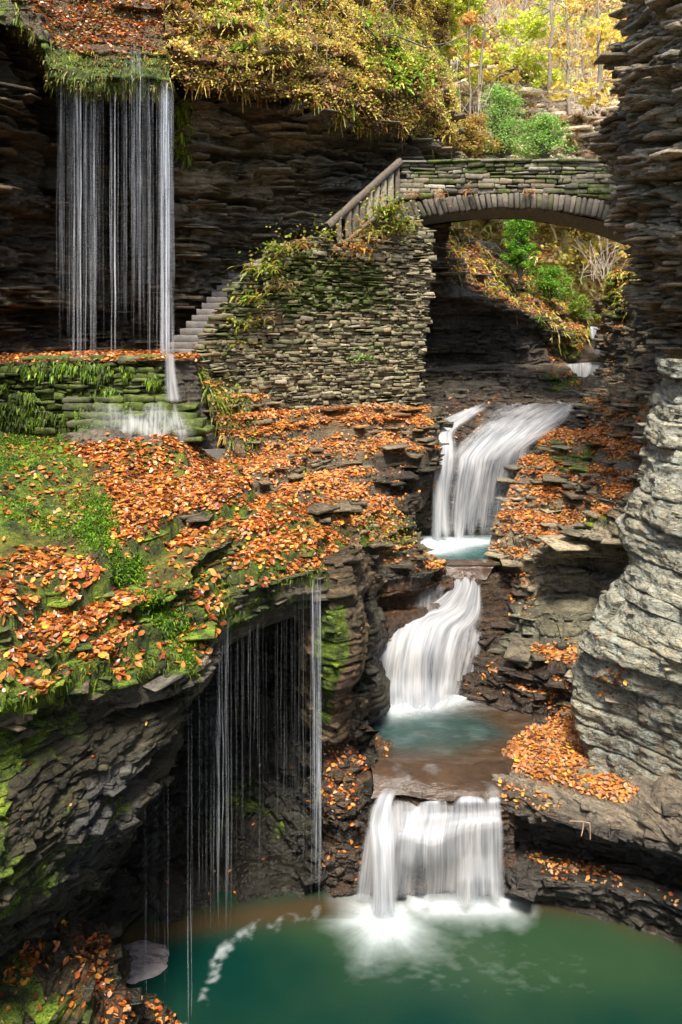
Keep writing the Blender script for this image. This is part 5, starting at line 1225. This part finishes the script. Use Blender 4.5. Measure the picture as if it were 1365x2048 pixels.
litter('rledge', [([(1075,1425),(1150,1400),(1170,1510),(1215,1545),(1275,1580),(1255,1605),(1180,1590),(1100,1560),(1030,1545),(1010,1500)], 1700, 6), ([(1000,1560),(1060,1580),(1130,1605),(1110,1630),(1040,1615),(1000,1590)], 350, 6), ([(1050,1705),(1100,1720),(1200,1730),(1260,1770),(1365,1800),(1365,1815),(1240,1780),(1100,1755)], 380, 8)],
  'dense heap of tan fallen leaves on the flat shelf under the pale buttress', wet=False, size=(.045, .085), seed=6, clump=.3, nzmin=.1)
litter('buttress', [([(1190,1335),(1250,1335),(1250,1390),(1190,1390)], 300, 5), ([(1190,1265),(1215,1265),(1215,1290),(1190,1290)], 150, 4)], 'small pocket of leaves caught in a hollow of the pale buttress', wet=False, size=(.05,.09), seed=7, clump=0, nzmin=-.2, nzfull=.2)
litter('shoulder', [([(690,1430),(830,1530),(790,1550),(700,1530),(720,1620),(650,1640),(645,1490)], 330, 10), ([(650,1640),(720,1640),(720,1790),(650,1790)], 40, 10)], 'wet leaves stuck to the dark shoulder of rock beside the lowest fall', size=(.06,.09), seed=8, nzmin=-.1, nzfull=.5)
litter('lowleft', [([(190,1950),(380,2060),(200,2080),(215,1990)], 420, 8), ([(0,1960),(70,1880),(130,1815),(140,1850),(110,1920),(20,1980)], 380, 10), ([(140,1880),(215,1870),(210,1980),(140,2010)], 520, 10), ([(80,2010),(180,1990),(170,2070),(60,2080)], 260, 10)], 'wet leaves scattered over the low rocks in the bottom corner', size=(.055,.09), seed=9, base=15, clump=.4)
litter('lface', [([(-20,1400),(330,1380),(250,1700),(-20,1900)], 3, 10)], 'few stray leaves stuck on the rough face under the ledge', size=(.06,.09), seed=19, nzmin=-1, nzfull=-.5, clump=0)
litter('cave', [([(400,1540),(700,1500),(720,1760),(300,1820)], 5, 10)], 'few bright leaves caught on the dark shelves of the hollow', size=(.05,.08), seed=10, nzmin=-.1, nzfull=.4, clump=0)
litter('topledge', [([(-260,690),(420,690),(420,735),(-260,735)], 420, 2)], 'orange leaves lining the top of the mossy wall', size=(.07,.11), seed=11, clump=.2)
litter('brow', [([(60,-60),(170,-20),(200,-60),(330,-60),(345,100),(300,115),(210,110),(160,110),(110,90),(60,30)], 520, 12), ([(300,60),(345,90),(345,150),(310,110)], 100, 10)], 'red and orange leaves on the mossy brow above the dripping veil', size=(.07,.11), seed=12, prob=[3,3,5,2,4,1,2,3,2], nzmin=0, clump=.6)
litter('hill', [([(310,-280),(960,-280),(960,330),(310,330)], 90, 10)], 'brown leaf litter on the ferny hillside', wet=False, size=(.07,.12), seed=13, simple=True, nzmin=-.2, nzfull=.2)
litter('farleft', [([(860,440),(900,450),(1100,580),(1180,640),(1180,725),(1100,720),(1090,650),(1010,610),(930,570),(862,560)], 300, 6), ([(1090,738),(1180,745),(1190,780),(1000,760)], 160, 8), ([(840,735),(1090,735),(1190,800),(840,810)], 25, 8)], 'orange leaves covering the far bank beneath the arch', wet=False, size=(.07,.13), seed=14, simple=True, nzmin=.1)
litter('farright', [([(1200,530),(1330,530),(1330,740),(1195,750)], 160, 10)], 'leaves on the mossy far block right of the weir', wet=False, size=(.07,.12), seed=15, simple=True, nzmin=0)
litter('slab', [([(900,790),(1000,795),(960,870),(900,880)], 60, 8)], 'few rusty leaves stuck on the wet slanting slab', size=(.06,.09), seed=16)
litter('bghill', [([(400,-400),(1600,-400),(1600,800),(400,800)], 45, 8)], 'golden leaf litter on the wooded slope behind the bridge', wet=False, bright=1.5, prob=[1,3,0,6,1,8,6,0,4], size=(.14,.26), seed=17, simple=True, nzmin=-.3, nzfull=0)  # golden leaves, brightened to suggest haze on the far slope
# ---- strips: fern fronds, grass, hanging moss
def strips(name, P, D, L, Wd, droop, col, mat, K=8, saw=.55, seed=1, parent=None):
    r = np.random.default_rng(seed); n = len(P); D = D/(np.linalg.norm(D, axis=1, keepdims=True)+1e-9)
    t = np.linspace(0, 1, K+1)
    C = P[:, None]+D[:, None]*(t[None, :, None]*L[:, None, None]); C[..., 2] -= droop[:, None]*L[:, None]*t[None]**2
    s = np.cross(D, np.array([0, 0, 1.]))+r.normal(0, .35, (n, 3)); s /= np.linalg.norm(s, axis=1, keepdims=True)+1e-9
    w = np.sin(np.pi*np.clip(t*.85+.12, 0, 1))**.8; w = w*np.where(np.arange(K+1) % 2, 1, 1-saw); w[-1] = .03
    E = s[:, None]*(w[None, :, None]*Wd[:, None, None]/2)
    V = np.stack([C-E, C+E], 2).reshape(n, -1, 3); m = 2*(K+1)
    q = np.array([[2*i, 2*i+1, 2*i+3, 2*i+2] for i in range(K)]); Fq = (q[None]+(np.arange(n)*m)[:, None, None]).reshape(-1, 4)
    o = mesh_np(name, V.reshape(-1, 3), Fq, mat, col=np.repeat(col[:, None], m, 1).reshape(-1, 3))
    if parent is not None: adopt(parent, o)
    return o
def plants(key, zones, label, per, L, Wd, droop, pal, prob, up=.5, seed=1, nzmin=-.3, nzfull=.0, name='ferns', saw=.55, K=8, clump=.6, cfreq=1.2, kind='stuff', jitc=.35):
    P, N, r = scatter(key, zones, 0, nzmin=nzmin, nzfull=nzfull, seed=seed, clump=clump, cfreq=cfreq); n = len(P)
    if n == 0: return
    tone = pick(pal, prob, n, r, jitc)
    idx = np.repeat(np.arange(n), per); m = len(idx)
    D = N[idx]*.6+r.normal(0, .55, (m, 3))+np.array([0, 0, up])
    l = r.uniform(*L, m); col = tone[idx]*r.uniform(.7, 1.3, (m, 1))
    o = strips(name, P[idx]+r.normal(0, .02, (m, 3)), D, l, l*r.uniform(Wd[0], Wd[1], m), r.uniform(*droop, m), np.clip(col, .003, 1), M_green, K, saw, seed)
    tag(o, label, name.replace('_', ' '), None, kind); print(name, key, m); return o
FERN = [(.70,.60,.12),(.76,.60,.16),(.50,.52,.08),(.40,.20,.05),(.22,.30,.03),(.50,.30,.10),(.28,.12,.04)]
def wallmoss():
    r = np.random.default_rng(88); n = 2000; px = r.uniform(-10, 338, n); py = r.uniform(722, 885, n)
    k = fbm(px*.02, py*.03, 0, 3, 9) > .02; px, py = px[k], py[k]; n = len(px); stp_ = (py > 806) & (px > 150)
    Y = np.where(stp_, 14.42-(py-806)/64*.55, np.interp(px, [-260, 0, 150, 340], [14.9, 14.86, 14.8, 14.72])-.04); P = W(np.stack([px, py, Y], 1)); P = np.repeat(P, 4, 0)+r.normal(0, .02, (n*4, 3)); m = len(P)
    D = r.normal(0, .5, (m, 3))+[0, -.8, .3]; l = r.uniform(.03, .10, m); tone = sstep(-.4, .4, fbm(P[:, 0]*3, P[:, 2]*3, 0, 3, 10))[:, None]
    c = pick([(.16,.30,.015),(.26,.38,.03),(.07,.14,.01)], [3,2,3], m, r, .35)*(.35+.9*tone)
    tag(strips('moss_fringe', P, D, l, l*r.uniform(.25, .5, m), r.uniform(1, 2.6, m), c, M_green, 4, .1, 88), 'shaggy wet moss hanging on the stepped wall below the dripping veil', 'moss', None, 'stuff')
wallmoss()
HPL = [([(330,110),(420,125),(560,130),(700,190),(860,200),(920,265),(920,310),(860,300),(700,275),(560,205),(340,190)], 500, 8)]
HP = [([(310,-280),(980,-280),(980,330),(310,330)], 420, 10)]
def leafy(key, zones, label, pal, prob, size, seed, clump=.7, cfreq=1.3, nzmin=-.9, nzfull=-.5, name='ground_plants'):
    P, N, r = scatter(key, zones, 0, nzmin=nzmin, nzfull=nzfull, seed=seed, clump=clump, cfreq=cfreq); n = len(P)
    P = P+N*r.uniform(0, .22, (n, 1)); tone = sstep(-.5, .5, fbm(P[:, 0]*1.7, P[:, 1]*1.7, P[:, 2]*1.7, 3, seed))[:, None]
    c = pick(pal, prob, n, r, .35)*(.45+.85*tone)
    tag(leaves(name, P, r.normal(0, .7, (n, 3))+[0, -.4, .6], r.uniform(*size, n), c, M_green, .6, True, .2, seed, None, 1.3), label, 'plants', None, 'stuff'); print(name, key, n)
leafy('hill', HP, 'small yellowing leaves of the plants covering the sunlit hillside', [(.80,.70,.14),(.84,.62,.22),(.60,.62,.10),(.74,.38,.18),(.36,.50,.06)], [6,4,4,3,2], (.035,.09), 71, clump=.85, cfreq=2.2)
plants('hill', [([(310,-280),(980,-280),(980,330),(310,330)], 34, 10)], 'golden and green ferns drooping over the sunlit hillside', 6, (.10,.30), (.20,.34), (.2,1.0), FERN, [5,4,3,4,2,3,2], .35, seed=31, saw=.7)
plants('hill', [([(330,120),(420,135),(560,140),(700,200),(860,210),(915,270),(915,310),(860,300),(700,270),(560,195),(340,185)], 9, 8)], 'dry golden fronds hanging over the lip of the hillside', 5, (.08,.26), (.15,.30), (.5,1.6), FERN, [5,4,2,5,1,4,4], .15, seed=32, nzmin=-1.1, nzfull=-.9)
plants('hill', [([(440,-50),(560,-50),(560,60),(460,130),(400,60)], 14, 30), ([(740,30),(880,100),(900,200),(760,170)], 30, 30)], 'fresh green leafy plants among the golden ferns', 8, (.15,.35), (.3,.5), (.3,.9), [(.20,.36,.03),(.34,.48,.05)], [1,1], .6, seed=33)
plants('brow', [([(20,0),(120,100),(240,110),(345,90),(350,190),(100,190),(20,70)], 90, 8)], 'wet green moss and grass hanging from the brow of the dripping veil', 5, (.03,.12), (.16,.32), (.6,2.2), [(.16,.19,.025),(.28,.30,.05),(.10,.14,.02),(.30,.24,.06)], [4,3,3,2], -.2, seed=34, nzmin=-1.1, nzfull=-.8, name='moss_fringe', saw=.1, K=5)
leafy('alcove', [([(350,170),(372,180),(385,260),(380,330),(352,320)], 900, 6)], 'tiny bright leaves hanging beside the dripping veil', [(.40,.50,.05),(.26,.40,.04),(.5,.5,.08)], [2,2,1], (.03,.07), 74, nzmin=-1.1, nzfull=-.9, clump=.5, cfreq=3, name='hanging_plants')
plants('alcove', [([(348,170),(372,180),(385,260),(380,330),(352,320)], 60, 6)], 'bright green ferns hanging beside the dripping veil', 6, (.08,.2), (.2,.4), (.6,1.8), [(.34,.46,.05),(.24,.36,.04)], [2,1], .2, seed=35, nzmin=-1.1, nzfull=-.9, clump=.2)
plants('ledge', [([(380,1285),(395,1300),(395,1350),(300,1345),(200,1345),(60,1400),(-200,1440),(-200,1410),(60,1365),(200,1320)], 260, 6), ([(440,1130),(460,1130),(465,1230),(400,1290)], 200, 6), ([(540,1110),(690,1130),(690,1170),(560,1160)], 180, 6)], 'short green moss fringe hanging from the rim of the front ledge', 5, (.02,.06), (.2,.4), (.8,2.2), [(.14,.22,.015),(.25,.31,.03),(.08,.13,.012)], [3,2,2], -.1, seed=36, nzmin=-1.1, nzfull=-.9, name='moss_fringe', saw=.1, K=4, clump=.5, cfreq=3)
plants('ledge', [([(-260,880),(120,880),(235,980),(250,1090),(170,1110),(60,1060),(-260,1040)], 420, 15), ([(20,870),(70,880),(60,980),(20,960)], 700, 10), ([(130,925),(190,950),(245,1060),(235,1110),(170,1080)], 1500, 10), ([(270,1190),(320,1190),(390,1260),(380,1330),(300,1240)], 1500, 10), ([(215,1110),(290,1125),(290,1170),(220,1160)], 1200, 8)], 'cushions of bright green moss on the front ledge', 4, (.03,.075), (.25,.45), (.2,1.2), [(.10,.24,.01),(.20,.38,.015),(.06,.13,.01),(.26,.40,.03)], [3,2,3,1], .6, seed=37, nzmin=-.5, nzfull=0, name='moss_cushions', saw=0, K=3, clump=.9, cfreq=1.4)
plants('lslope', [([(385,720),(430,760),(520,870),(500,910),(440,870),(400,790)], 50, 8), ([(600,930),(690,1020),(620,1010)], 20, 8)], 'small ferns and weeds along the foot of the retaining wall', 6, (.1,.25), (.15,.3), (.6,1.6), [(.3,.32,.04),(.18,.26,.03),(.42,.30,.07)], [2,2,1], .4, seed=38, nzmin=-.8, nzfull=-.3)
plants('farleft', [([(860,440),(900,452),(1180,600),(1180,640),(1090,640),(1000,600),(870,540)], 9, 8), ([(1080,640),(1180,650),(1180,700),(1100,690)], 12, 8)], 'yellow grasses and ferns on the far bank', 6, (.2,.5), (.1,.2), (.5,1.5), FERN, [4,4,3,2,4,2,1], .5, seed=39)
plants('farright', [([(1210,535),(1320,535),(1320,620),(1205,620)], 30, 8)], 'mossy ferns on the far block', 6, (.12,.3), (.1,.2), (.5,1.5), FERN, [4,3,3,2,3,2,1], .5, seed=40)
plants('bghill', [([(820,-400),(1500,-400),(1500,700),(840,700)], 3.5, 8)], 'golden undergrowth on the slope behind the bridge', 6, (.4,1.0), (.12,.25), (.4,1.2), [(.92,.86,.38),(.82,.86,.32),(.84,.66,.34),(.66,.78,.28)], [4,4,2,3], .6, seed=41)  # far plant colours lightened where haze would soften them
plants('outcrop', [([(860,60),(1300,60),(1300,440),(860,440)], 6, 8)], 'tufts of grass growing on the pale outcrop', 6, (.2,.5), (.1,.2), (.5,1.5), [(.5,.36,.10),(.3,.34,.05),(.45,.22,.08)], [3,2,2], .4, seed=42, nzmin=0, nzfull=.4)
leafy('brow', [([(-20,-60),(340,-60),(350,190),(100,190),(-20,70)], 110, 8)], 'small wet green leaves and moss on the dripping brow', [(.20,.20,.04),(.34,.30,.08),(.12,.12,.03),(.40,.22,.07)], [3,4,4,3], (.03,.07), 72, nzmin=-1.1, nzfull=-.8, name='moss_growth')
leafy('lslope', [([(640,1020),(830,1040),(830,1100),(700,1100)], 120, 10), ([(385,715),(440,760),(530,880),(460,900),(395,790)], 160, 10)], 'low green growth on the slope under the wall', [(.2,.3,.03),(.32,.34,.05)], [1,1], (.03,.07), 73, nzmin=-1, nzfull=-.5, name='moss_growth')
leafy('hill', HPL, 'dry pinkish and golden leaves of the plants hanging along the edge of the hillside', [(.74,.42,.20),(.70,.62,.16),(.42,.22,.08),(.60,.60,.12)], [3,3,2,2], (.03,.08), 75, clump=.6, cfreq=3, nzmin=-1.1, nzfull=-.95)
# ---- weeds on top of the retaining wall
def weed(name, px, py, Y, h, n, pal, label, group, seed, cat='plant', wid=(.15,.3), droop=(.3, 1.2), spread=.18, leafy=0):
    r = np.random.default_rng(seed); c = W((px, py, Y)); root = empty(name, c, label, cat, group)
    D = r.normal(0, .7, (n, 3)); D[:, 2] = np.abs(D[:, 2])*.8+.35; D[:, 1] = -np.abs(D[:, 1])*.8
    l = r.uniform(.5, 1, n)*h; P = c+r.normal(0, spread, (n, 3))*[1, .5, .25]; col = pick(pal, np.ones(len(pal)), n, r, .35)
    strips('fronds', P, D, l, l*r.uniform(*wid, n), r.uniform(*droop, n), col, M_green, 8, .55, seed, root)
    if leafy:
        P2 = c+r.normal(0, spread*1.6, (leafy, 3))*[1, .6, .7]+[0, -.05, h*.3]; leaves('foliage', P2, r.normal(0, 1, (leafy, 3))+[0, -.5, .8], r.uniform(.05, .11, leafy), pick(pal, np.ones(len(pal)), leafy, r, .35), M_green, .6, True, .2, seed, root)
GP = [(.25,.34,.04),(.36,.40,.06),(.45,.33,.08),(.16,.24,.03)]
OP = [(.50,.22,.05),(.45,.32,.06),(.30,.13,.04)]
for i, (px, py, Y, h, n, lf, pal, lab) in enumerate([
  (775,425,17.85,.5,70,260,GP,'leafy green bush at the top corner of the retaining wall'),
  (800,455,17.95,.45,60,120,GP,'straggling green weeds below the foot of the handrail post'),
  (740,465,17.6,.4,50,90,GP+OP,'green and rusty weeds under the bottom rail'),
  (712,500,17.4,.4,50,120,OP,'rusty orange fern clump under the low end of the handrail'),
  (655,470,17.2,.25,40,60,GP,'low mossy tuft at the foot of the handrail'),
  (600,492,16.9,.3,50,60,GP+OP,'small tuft of moss and ferns on the wall coping'),
  (560,500,16.6,.4,60,60,GP,'green fern clump on the upper edge of the wall beside the steps'),
  (530,540,16.4,.45,70,60,GP,'large drooping fern in the middle of the slanting wall top'),
  (560,575,16.5,.4,50,30,[(.30,.22,.10),(.25,.25,.06)],'brown hanging tussock on the upper wall face'),
  (505,600,16.3,.4,60,40,GP,'fern clump beside the uppermost visible steps'),
  (530,635,16.4,.35,40,20,[(.30,.22,.10),(.35,.30,.08)],'dry hanging tussock low on the slanting wall'),
  (480,650,16.2,.3,40,30,GP,'small fern clump beside the middle steps'),
  (490,690,16.2,.22,24,16,GP,'tiny fern on the wall face below the middle steps'),
  (730,715,17.55,.2,24,30,[(.15,.36,.03)],'single bright green fern low on the retaining wall'),
  (460,800,14.95,.3,40,60,GP,'green leafy weeds where the wall foot meets the leafy slope')]):
    weed('fern', px, py, Y-.12, h, n, pal, lab, 'ferns growing on the retaining wall', 300+i, leafy=lf)
for i, (px, py, lab) in enumerate([(938,385,'pale dried fern on the bridge left of its crown'),(1058,384,'rusty dried fern above the crown of the arch'),(880,392,'rusty tuft of dry grass on the left of the bridge'),(828,392,'orange dry leaves at the left end of the bridge ledge')]):
    weed('dry_fern', px, py, 18.85, .25, 22, [(.50,.30,.12),(.35,.16,.06)], lab, 'dried ferns on the bridge', 340+i, leafy=16, spread=.09)
# ---- trees behind the bridge
def spray(r, c, R, n, flat=.6):
    P = r.normal(0, 1, (n, 3)); P /= np.linalg.norm(P, axis=1, keepdims=True); return c+P*R*r.uniform(.2, 1, (n, 1))*np.array([1, 1, flat])
def tree(px, pybase, Y, H, lean, pal, label, group, seed, nclump=30, lpc=60, R=.45, cr=(.35, 1.0), spread=1.6, lsize=(.10,.17), trunk=.07, limbs=10, name='tree', bark=None, cat='tree'):
    r = np.random.default_rng(seed); b = W((px, pybase, Y)); root = empty(name, b, label, cat, group)
    t = np.linspace(0, 1, 12); bend = np.cumsum(r.normal(0, .05, (12, 3)), 0)*H*.12
    pts = b+np.outer(t, [lean*H, 0, H])+bend*[1, 1, 0]
    L = [(pts, trunk*(1-.8*t))]; C = []
    for i in range(limbs):
        s = r.uniform(cr[0], .97); k = int(s*11); p0 = pts[k]; a = r.uniform(0, 6.28); ln = spread*(1.15-s*.6)*r.uniform(.5, 1)
        u = np.linspace(0, 1, 6)[:, None]; d = np.array([math.cos(a), math.sin(a)*.8, r.uniform(.1, .7)])
        q = p0+u*d*ln+np.cumsum(r.normal(0, .05, (6, 3)), 0)*u; q[:, 2] += -.15*ln*u[:, 0]**2
        L.append((q, trunk*.35*(1-.8*u[:, 0])))
        for j in range(3):
            p1 = q[r.integers(2, 6)]; d2 = d+r.normal(0, .6, 3); q2 = p1+np.linspace(0, 1, 4)[:, None]*d2*ln*.45; L.append((q2, trunk*.14*(1-.6*np.linspace(0, 1, 4)))); C += [q2[-1], q2[2]]
        C += [q[-1], q[3]]
    o = tubes('trunk', L, bark or M_bark2); adopt(root, o)
    C = np.array(C)
    if nclump:
        C = C[r.choice(len(C), nclump, replace=nclump > len(C))]
        P = np.concatenate([spray(r, c, R*r.uniform(.5, 1.2), int(lpc*r.uniform(.4, 1.5))) for c in C]); n = len(P)
        leaves('crown', P, r.normal(0, .7, (n, 3))+[0, -.2, .8], r.uniform(*lsize, n), pick(pal, np.ones(len(pal)), n, r, .3), M_green, .7, True, .1, seed, root, 1.5)
    return root
YG = [(.74,.86,.10),(.86,.88,.18),(.62,.78,.10)]; YE = [(.92,.74,.14),(.88,.64,.12),(.88,.80,.26)]; GR = [(.34,.60,.14),(.46,.66,.18),(.22,.46,.09)]; OR = [(.75,.38,.10),(.82,.52,.18)]  # foliage colours brightened in place of haze beyond the bridge
G_T = 'trees on the slope behind the bridge'
tree(890,200,27,3.9,.12, YG, 'yellow-green tree overhanging the pale outcrop from the left', G_T, 501, 90, 40, .42, (.3,1), 2.6, (.10,.19))
tree(960,170,28,3.6,.08, YG, 'yellow-green tree with airy sprays above the outcrop', G_T, 502, 60, 40, .4, (.3,1), 2.0, (.10,.18))
tree(1196,210,26,4.3,.0, YE, 'golden-leaved thin tree beside the upper right cliff', G_T, 503, 36, 22, .4, (.0,1), 1.2, (.12,.22), trunk=.09)
tree(1140,230,29,5,-.02, YE, 'slender dark-stemmed tree with few golden leaves', G_T, 504, 14, 20, .4, (.3,1), 1.4, (.12,.2), trunk=.08)
tree(1098,215,29,8,.01, YG, 'bare slender grey tree rising over the step in the outcrop', G_T, 505, 6, 16, .3, (.2,1), 1.4, trunk=.09)
tree(945,290,26,5,-.03, OR, 'leaning sapling with rusty leaves left of the green bushes', G_T, 506, 10, 22, .3, (.2,1), 1.1, trunk=.05)
tree(1040,150,33,4.5,.06, YG, 'thin bare tree behind the top of the outcrop', G_T, 507, 10, 18, .5, (.2,1), 1.8, trunk=.08)
tree(1165,150,33,3.8,.0, YE, 'far golden tree in the notch beside the cliff', G_T, 508, 70, 30, .6, (.1,1), 1.8, (.14,.24))
tree(850,170,27,3.4,.0, YG, 'pale leafy tree behind the shoulder of the ferny hillside', G_T, 509, 90, 44, .5, (.1,1), 2.0, (.12,.2))
tree(1010,110,36,3.6,.0, OR, 'far russet tree high on the slope', G_T, 510, 60, 40, .6, (.1,1), 2.2, (.14,.24))
tree(1120,90,38,3.6,.0, YG, 'far pale yellow-green tree topmost on the slope', G_T, 511, 40, 30, .6, (.1,1), 2.2, (.14,.24))
tree(1210,620,29,4.6,.02, YE, 'golden tree seen under the right half of the arch', G_T, 512, 46, 34, .5, (.1,1), 2.0, (.12,.2))
tree(1130,600,31,5,.0, [(.70,.55,.15),(.6,.6,.15)], 'pale gold tree seen under the middle of the arch', G_T, 513, 44, 34, .5, (.1,1), 2.0, (.12,.2))
tree(1060,560,32,4.5,.0, OR, 'orange tree seen under the crown of the arch', G_T, 514, 40, 34, .5, (.1,1), 1.8, (.12,.2))
tree(1040,200,30,2.6,.0, YG, 'lime green sapling crowding the foot of the far trees', G_T, 515, 80, 36, .5, (.1,1), 1.9, (.11,.19))
tree(980,240,29,2.0,.02, YE, 'short golden sapling left of the pale ledges', G_T, 516, 30, 26, .4, (.1,1), 1.3, (.10,.17))
G_S = 'bushes by the bridge'
def bush(px, py, Y, wd, ht, pal, label, seed, n=26, lpc=90, ls=(.07,.13)):
    r = np.random.default_rng(seed); b = W((px, py, Y)); root = empty('bush', b, label, 'bush', G_S); C, L = [], []
    for i in range(n):
        a = r.uniform(0, 6.28); hh = r.uniform(.12, 1); e = b+np.array([math.cos(a)*wd*r.uniform(.1, 1)*(1.1-hh*.7), math.sin(a)*wd*.6*r.uniform(.1, 1)*(1.1-hh*.7), ht*hh])
        u = np.linspace(0, 1, 5)[:, None]; q = b*(1-u)+e*u; q[:, 2] += .15*ht*np.sin(u[:, 0]*3); L.append((q, .022*(1-.7*u[:, 0]))); C += [e]
    adopt(root, tubes('stems', L, M_bark)); P = np.concatenate([spray(r, c, wd*.36*r.uniform(.5, 1.2), int(lpc*r.uniform(.4, 1.5)), .7) for c in C]); k = len(P)
    leaves('foliage', P, r.normal(0, .6, (k, 3))+[0, -.2, .9], r.uniform(*ls, k), pick(pal, np.ones(len(pal)), k, r, .35), M_green, .6, True, .1, seed, root, .8)
bush(1005,318,25,1.5,2.3,GR,'larger bright green bush above the parapet', 601, 90, 90, (.05,.11))
bush(1090,322,24.6,1.15,1.4,GR,'lower green bush right of the larger one behind the parapet', 602, 60, 90, (.05,.11))
bush(940,315,24,1.1,1.3,[(.50,.36,.08),(.42,.42,.08),(.5,.25,.08)],'golden brushy bush behind the left half of the parapet', 603, 50, 90)
bush(880,300,22.6,.45,.5,[(.40,.38,.06),(.5,.36,.08)],'small golden bush where the hillside meets the parapet', 604, 20, 60)
bush(1040,560,24.6,.75,2.1,[(.10,.34,.02),(.18,.44,.03),(.30,.50,.05)],'tall vivid green bush seen through the arch', 605, 80, 150, (.05,.10))
bush(1100,600,26.5,1.0,1.1,[(.16,.40,.03),(.26,.48,.05)],'low green bush behind the vivid one under the arch', 606, 50, 130, (.05,.10))
bush(1160,640,27.5,.8,.8,[(.30,.38,.05),(.20,.34,.04)],'olive bush at the top of the far bank', 607, 24, 90)
# bare twiggy brush: many fine grey stems
def brush(label, spots, seed, tc=(.58,.49,.38)):  # default twig colour lightened to imitate haze on the far slope
    r = np.random.default_rng(seed); L = []
    for px, py, Y, n, h in spots:
        for i in range(n):
            p = W((px+r.normal(0, 22), py, Y+r.normal(0, .4))); d = np.array([r.normal(0, .45), r.normal(0, .2), 1.]); u = np.linspace(0, 1, 6)[:, None]; l = h*r.uniform(.5, 1.1)
            q = p+u*d*l+np.cumsum(r.normal(0, .04, (6, 3)), 0); L.append((q, .012*(1-.6*u[:, 0])))
            for j in range(3): p1 = q[r.integers(1, 5)]; L.append((p1+np.linspace(0, 1, 4)[:, None]*(d+r.normal(0, .8, 3))*l*.35, .006))
    tag(tubes('brushwood', L, plain('twig', tc, .8)), label, 'brushwood', None, 'stuff')
brush('bare grey twigs and brush standing on the slope behind the bridge', [(880,150,27,26,2.6),(960,290,25,22,1.8),(1050,140,31,26,3),(1120,200,30.5,26,3),(1180,230,29,22,3),(1210,560,27,14,1.6),(900,270,24,16,1.4),(1000,60,34,30,3),(1090,60,34,30,3),(1160,100,33,26,3)], 700)
brush('thin bare stems poking out of the ferny hillside', [(420,60,16.6,7,.7),(520,90,16.9,8,.7),(640,110,17.8,9,.8),(740,70,19.4,10,.9),(820,120,20.6,12,.9),(870,200,20.6,12,.8),(580,20,18.5,8,.8)], 710, (.22,.16,.10))
# arching bare branch at the top
tag(tubes('bare_branch', [(W([(700,60,19.8),(740,75,19.5),(790,70,19.4),(850,95,20),(900,85,21),(950,60,22)]), .02), (W([(780,70,19.4),(760,95,19.5),(750,110,19.6)]), .012)], M_bark), 'bare grey branch arching over the ferny hillside', 'branch')
# ================================================================ LIGHT, CAMERA
w = bpy.data.worlds.new('World'); SC.world = w; w.use_nodes = True; nt = w.node_tree; nt.nodes.clear()
sky = nt.nodes.new('ShaderNodeTexSky'); sky.sky_type = 'NISHITA'; sky.sun_disc = False
EL, AZ = math.radians(62), math.radians(181)     # azimuth clockwise from +Y seen from above
sky.sun_elevation = EL; sky.sun_rotation = AZ; sky.dust_density = 3
bg = nt.nodes.new('ShaderNodeBackground'); bg.inputs[1].default_value = .12
ow = nt.nodes.new('ShaderNodeOutputWorld'); nt.links.new(sky.outputs[0], bg.inputs[0]); nt.links.new(bg.outputs[0], ow.inputs[0])
from mathutils import Vector
ld = bpy.data.lights.new('sun', 'SUN'); ld.energy = 3.0; ld.angle = math.radians(14); ld.color = (1, .93, .82)
lo = bpy.data.objects.new('sun', ld); COL.objects.link(lo)
dv = Vector((math.sin(AZ)*math.cos(EL), math.cos(AZ)*math.cos(EL), math.sin(EL)))
lo.rotation_euler = dv.to_track_quat('Z', 'Y').to_euler(); lo.location = dv*30
cam = bpy.data.cameras.new('camera'); co = bpy.data.objects.new('camera', cam); COL.objects.link(co)
cam.sensor_fit = 'VERTICAL'; cam.sensor_height = 36; cam.lens = F/2048*36; cam.shift_y = -(1024-HY)/2048
co.location = (0, 0, 0); co.rotation_euler = (math.radians(90), 0, 0); cam.clip_start = .05; cam.clip_end = 1000
SC.camera = co
vs = SC.view_settings; vs.view_transform = 'Standard'; vs.look = 'None'; vs.exposure = 1.25; vs.gamma = 1
cy = SC.cycles; cy.max_bounces = 5; cy.transparent_max_bounces = 20; cy.use_adaptive_sampling = True; cy.adaptive_threshold = .03; cy.use_denoising = True; cy.caustics_reflective = False; cy.caustics_refractive = False
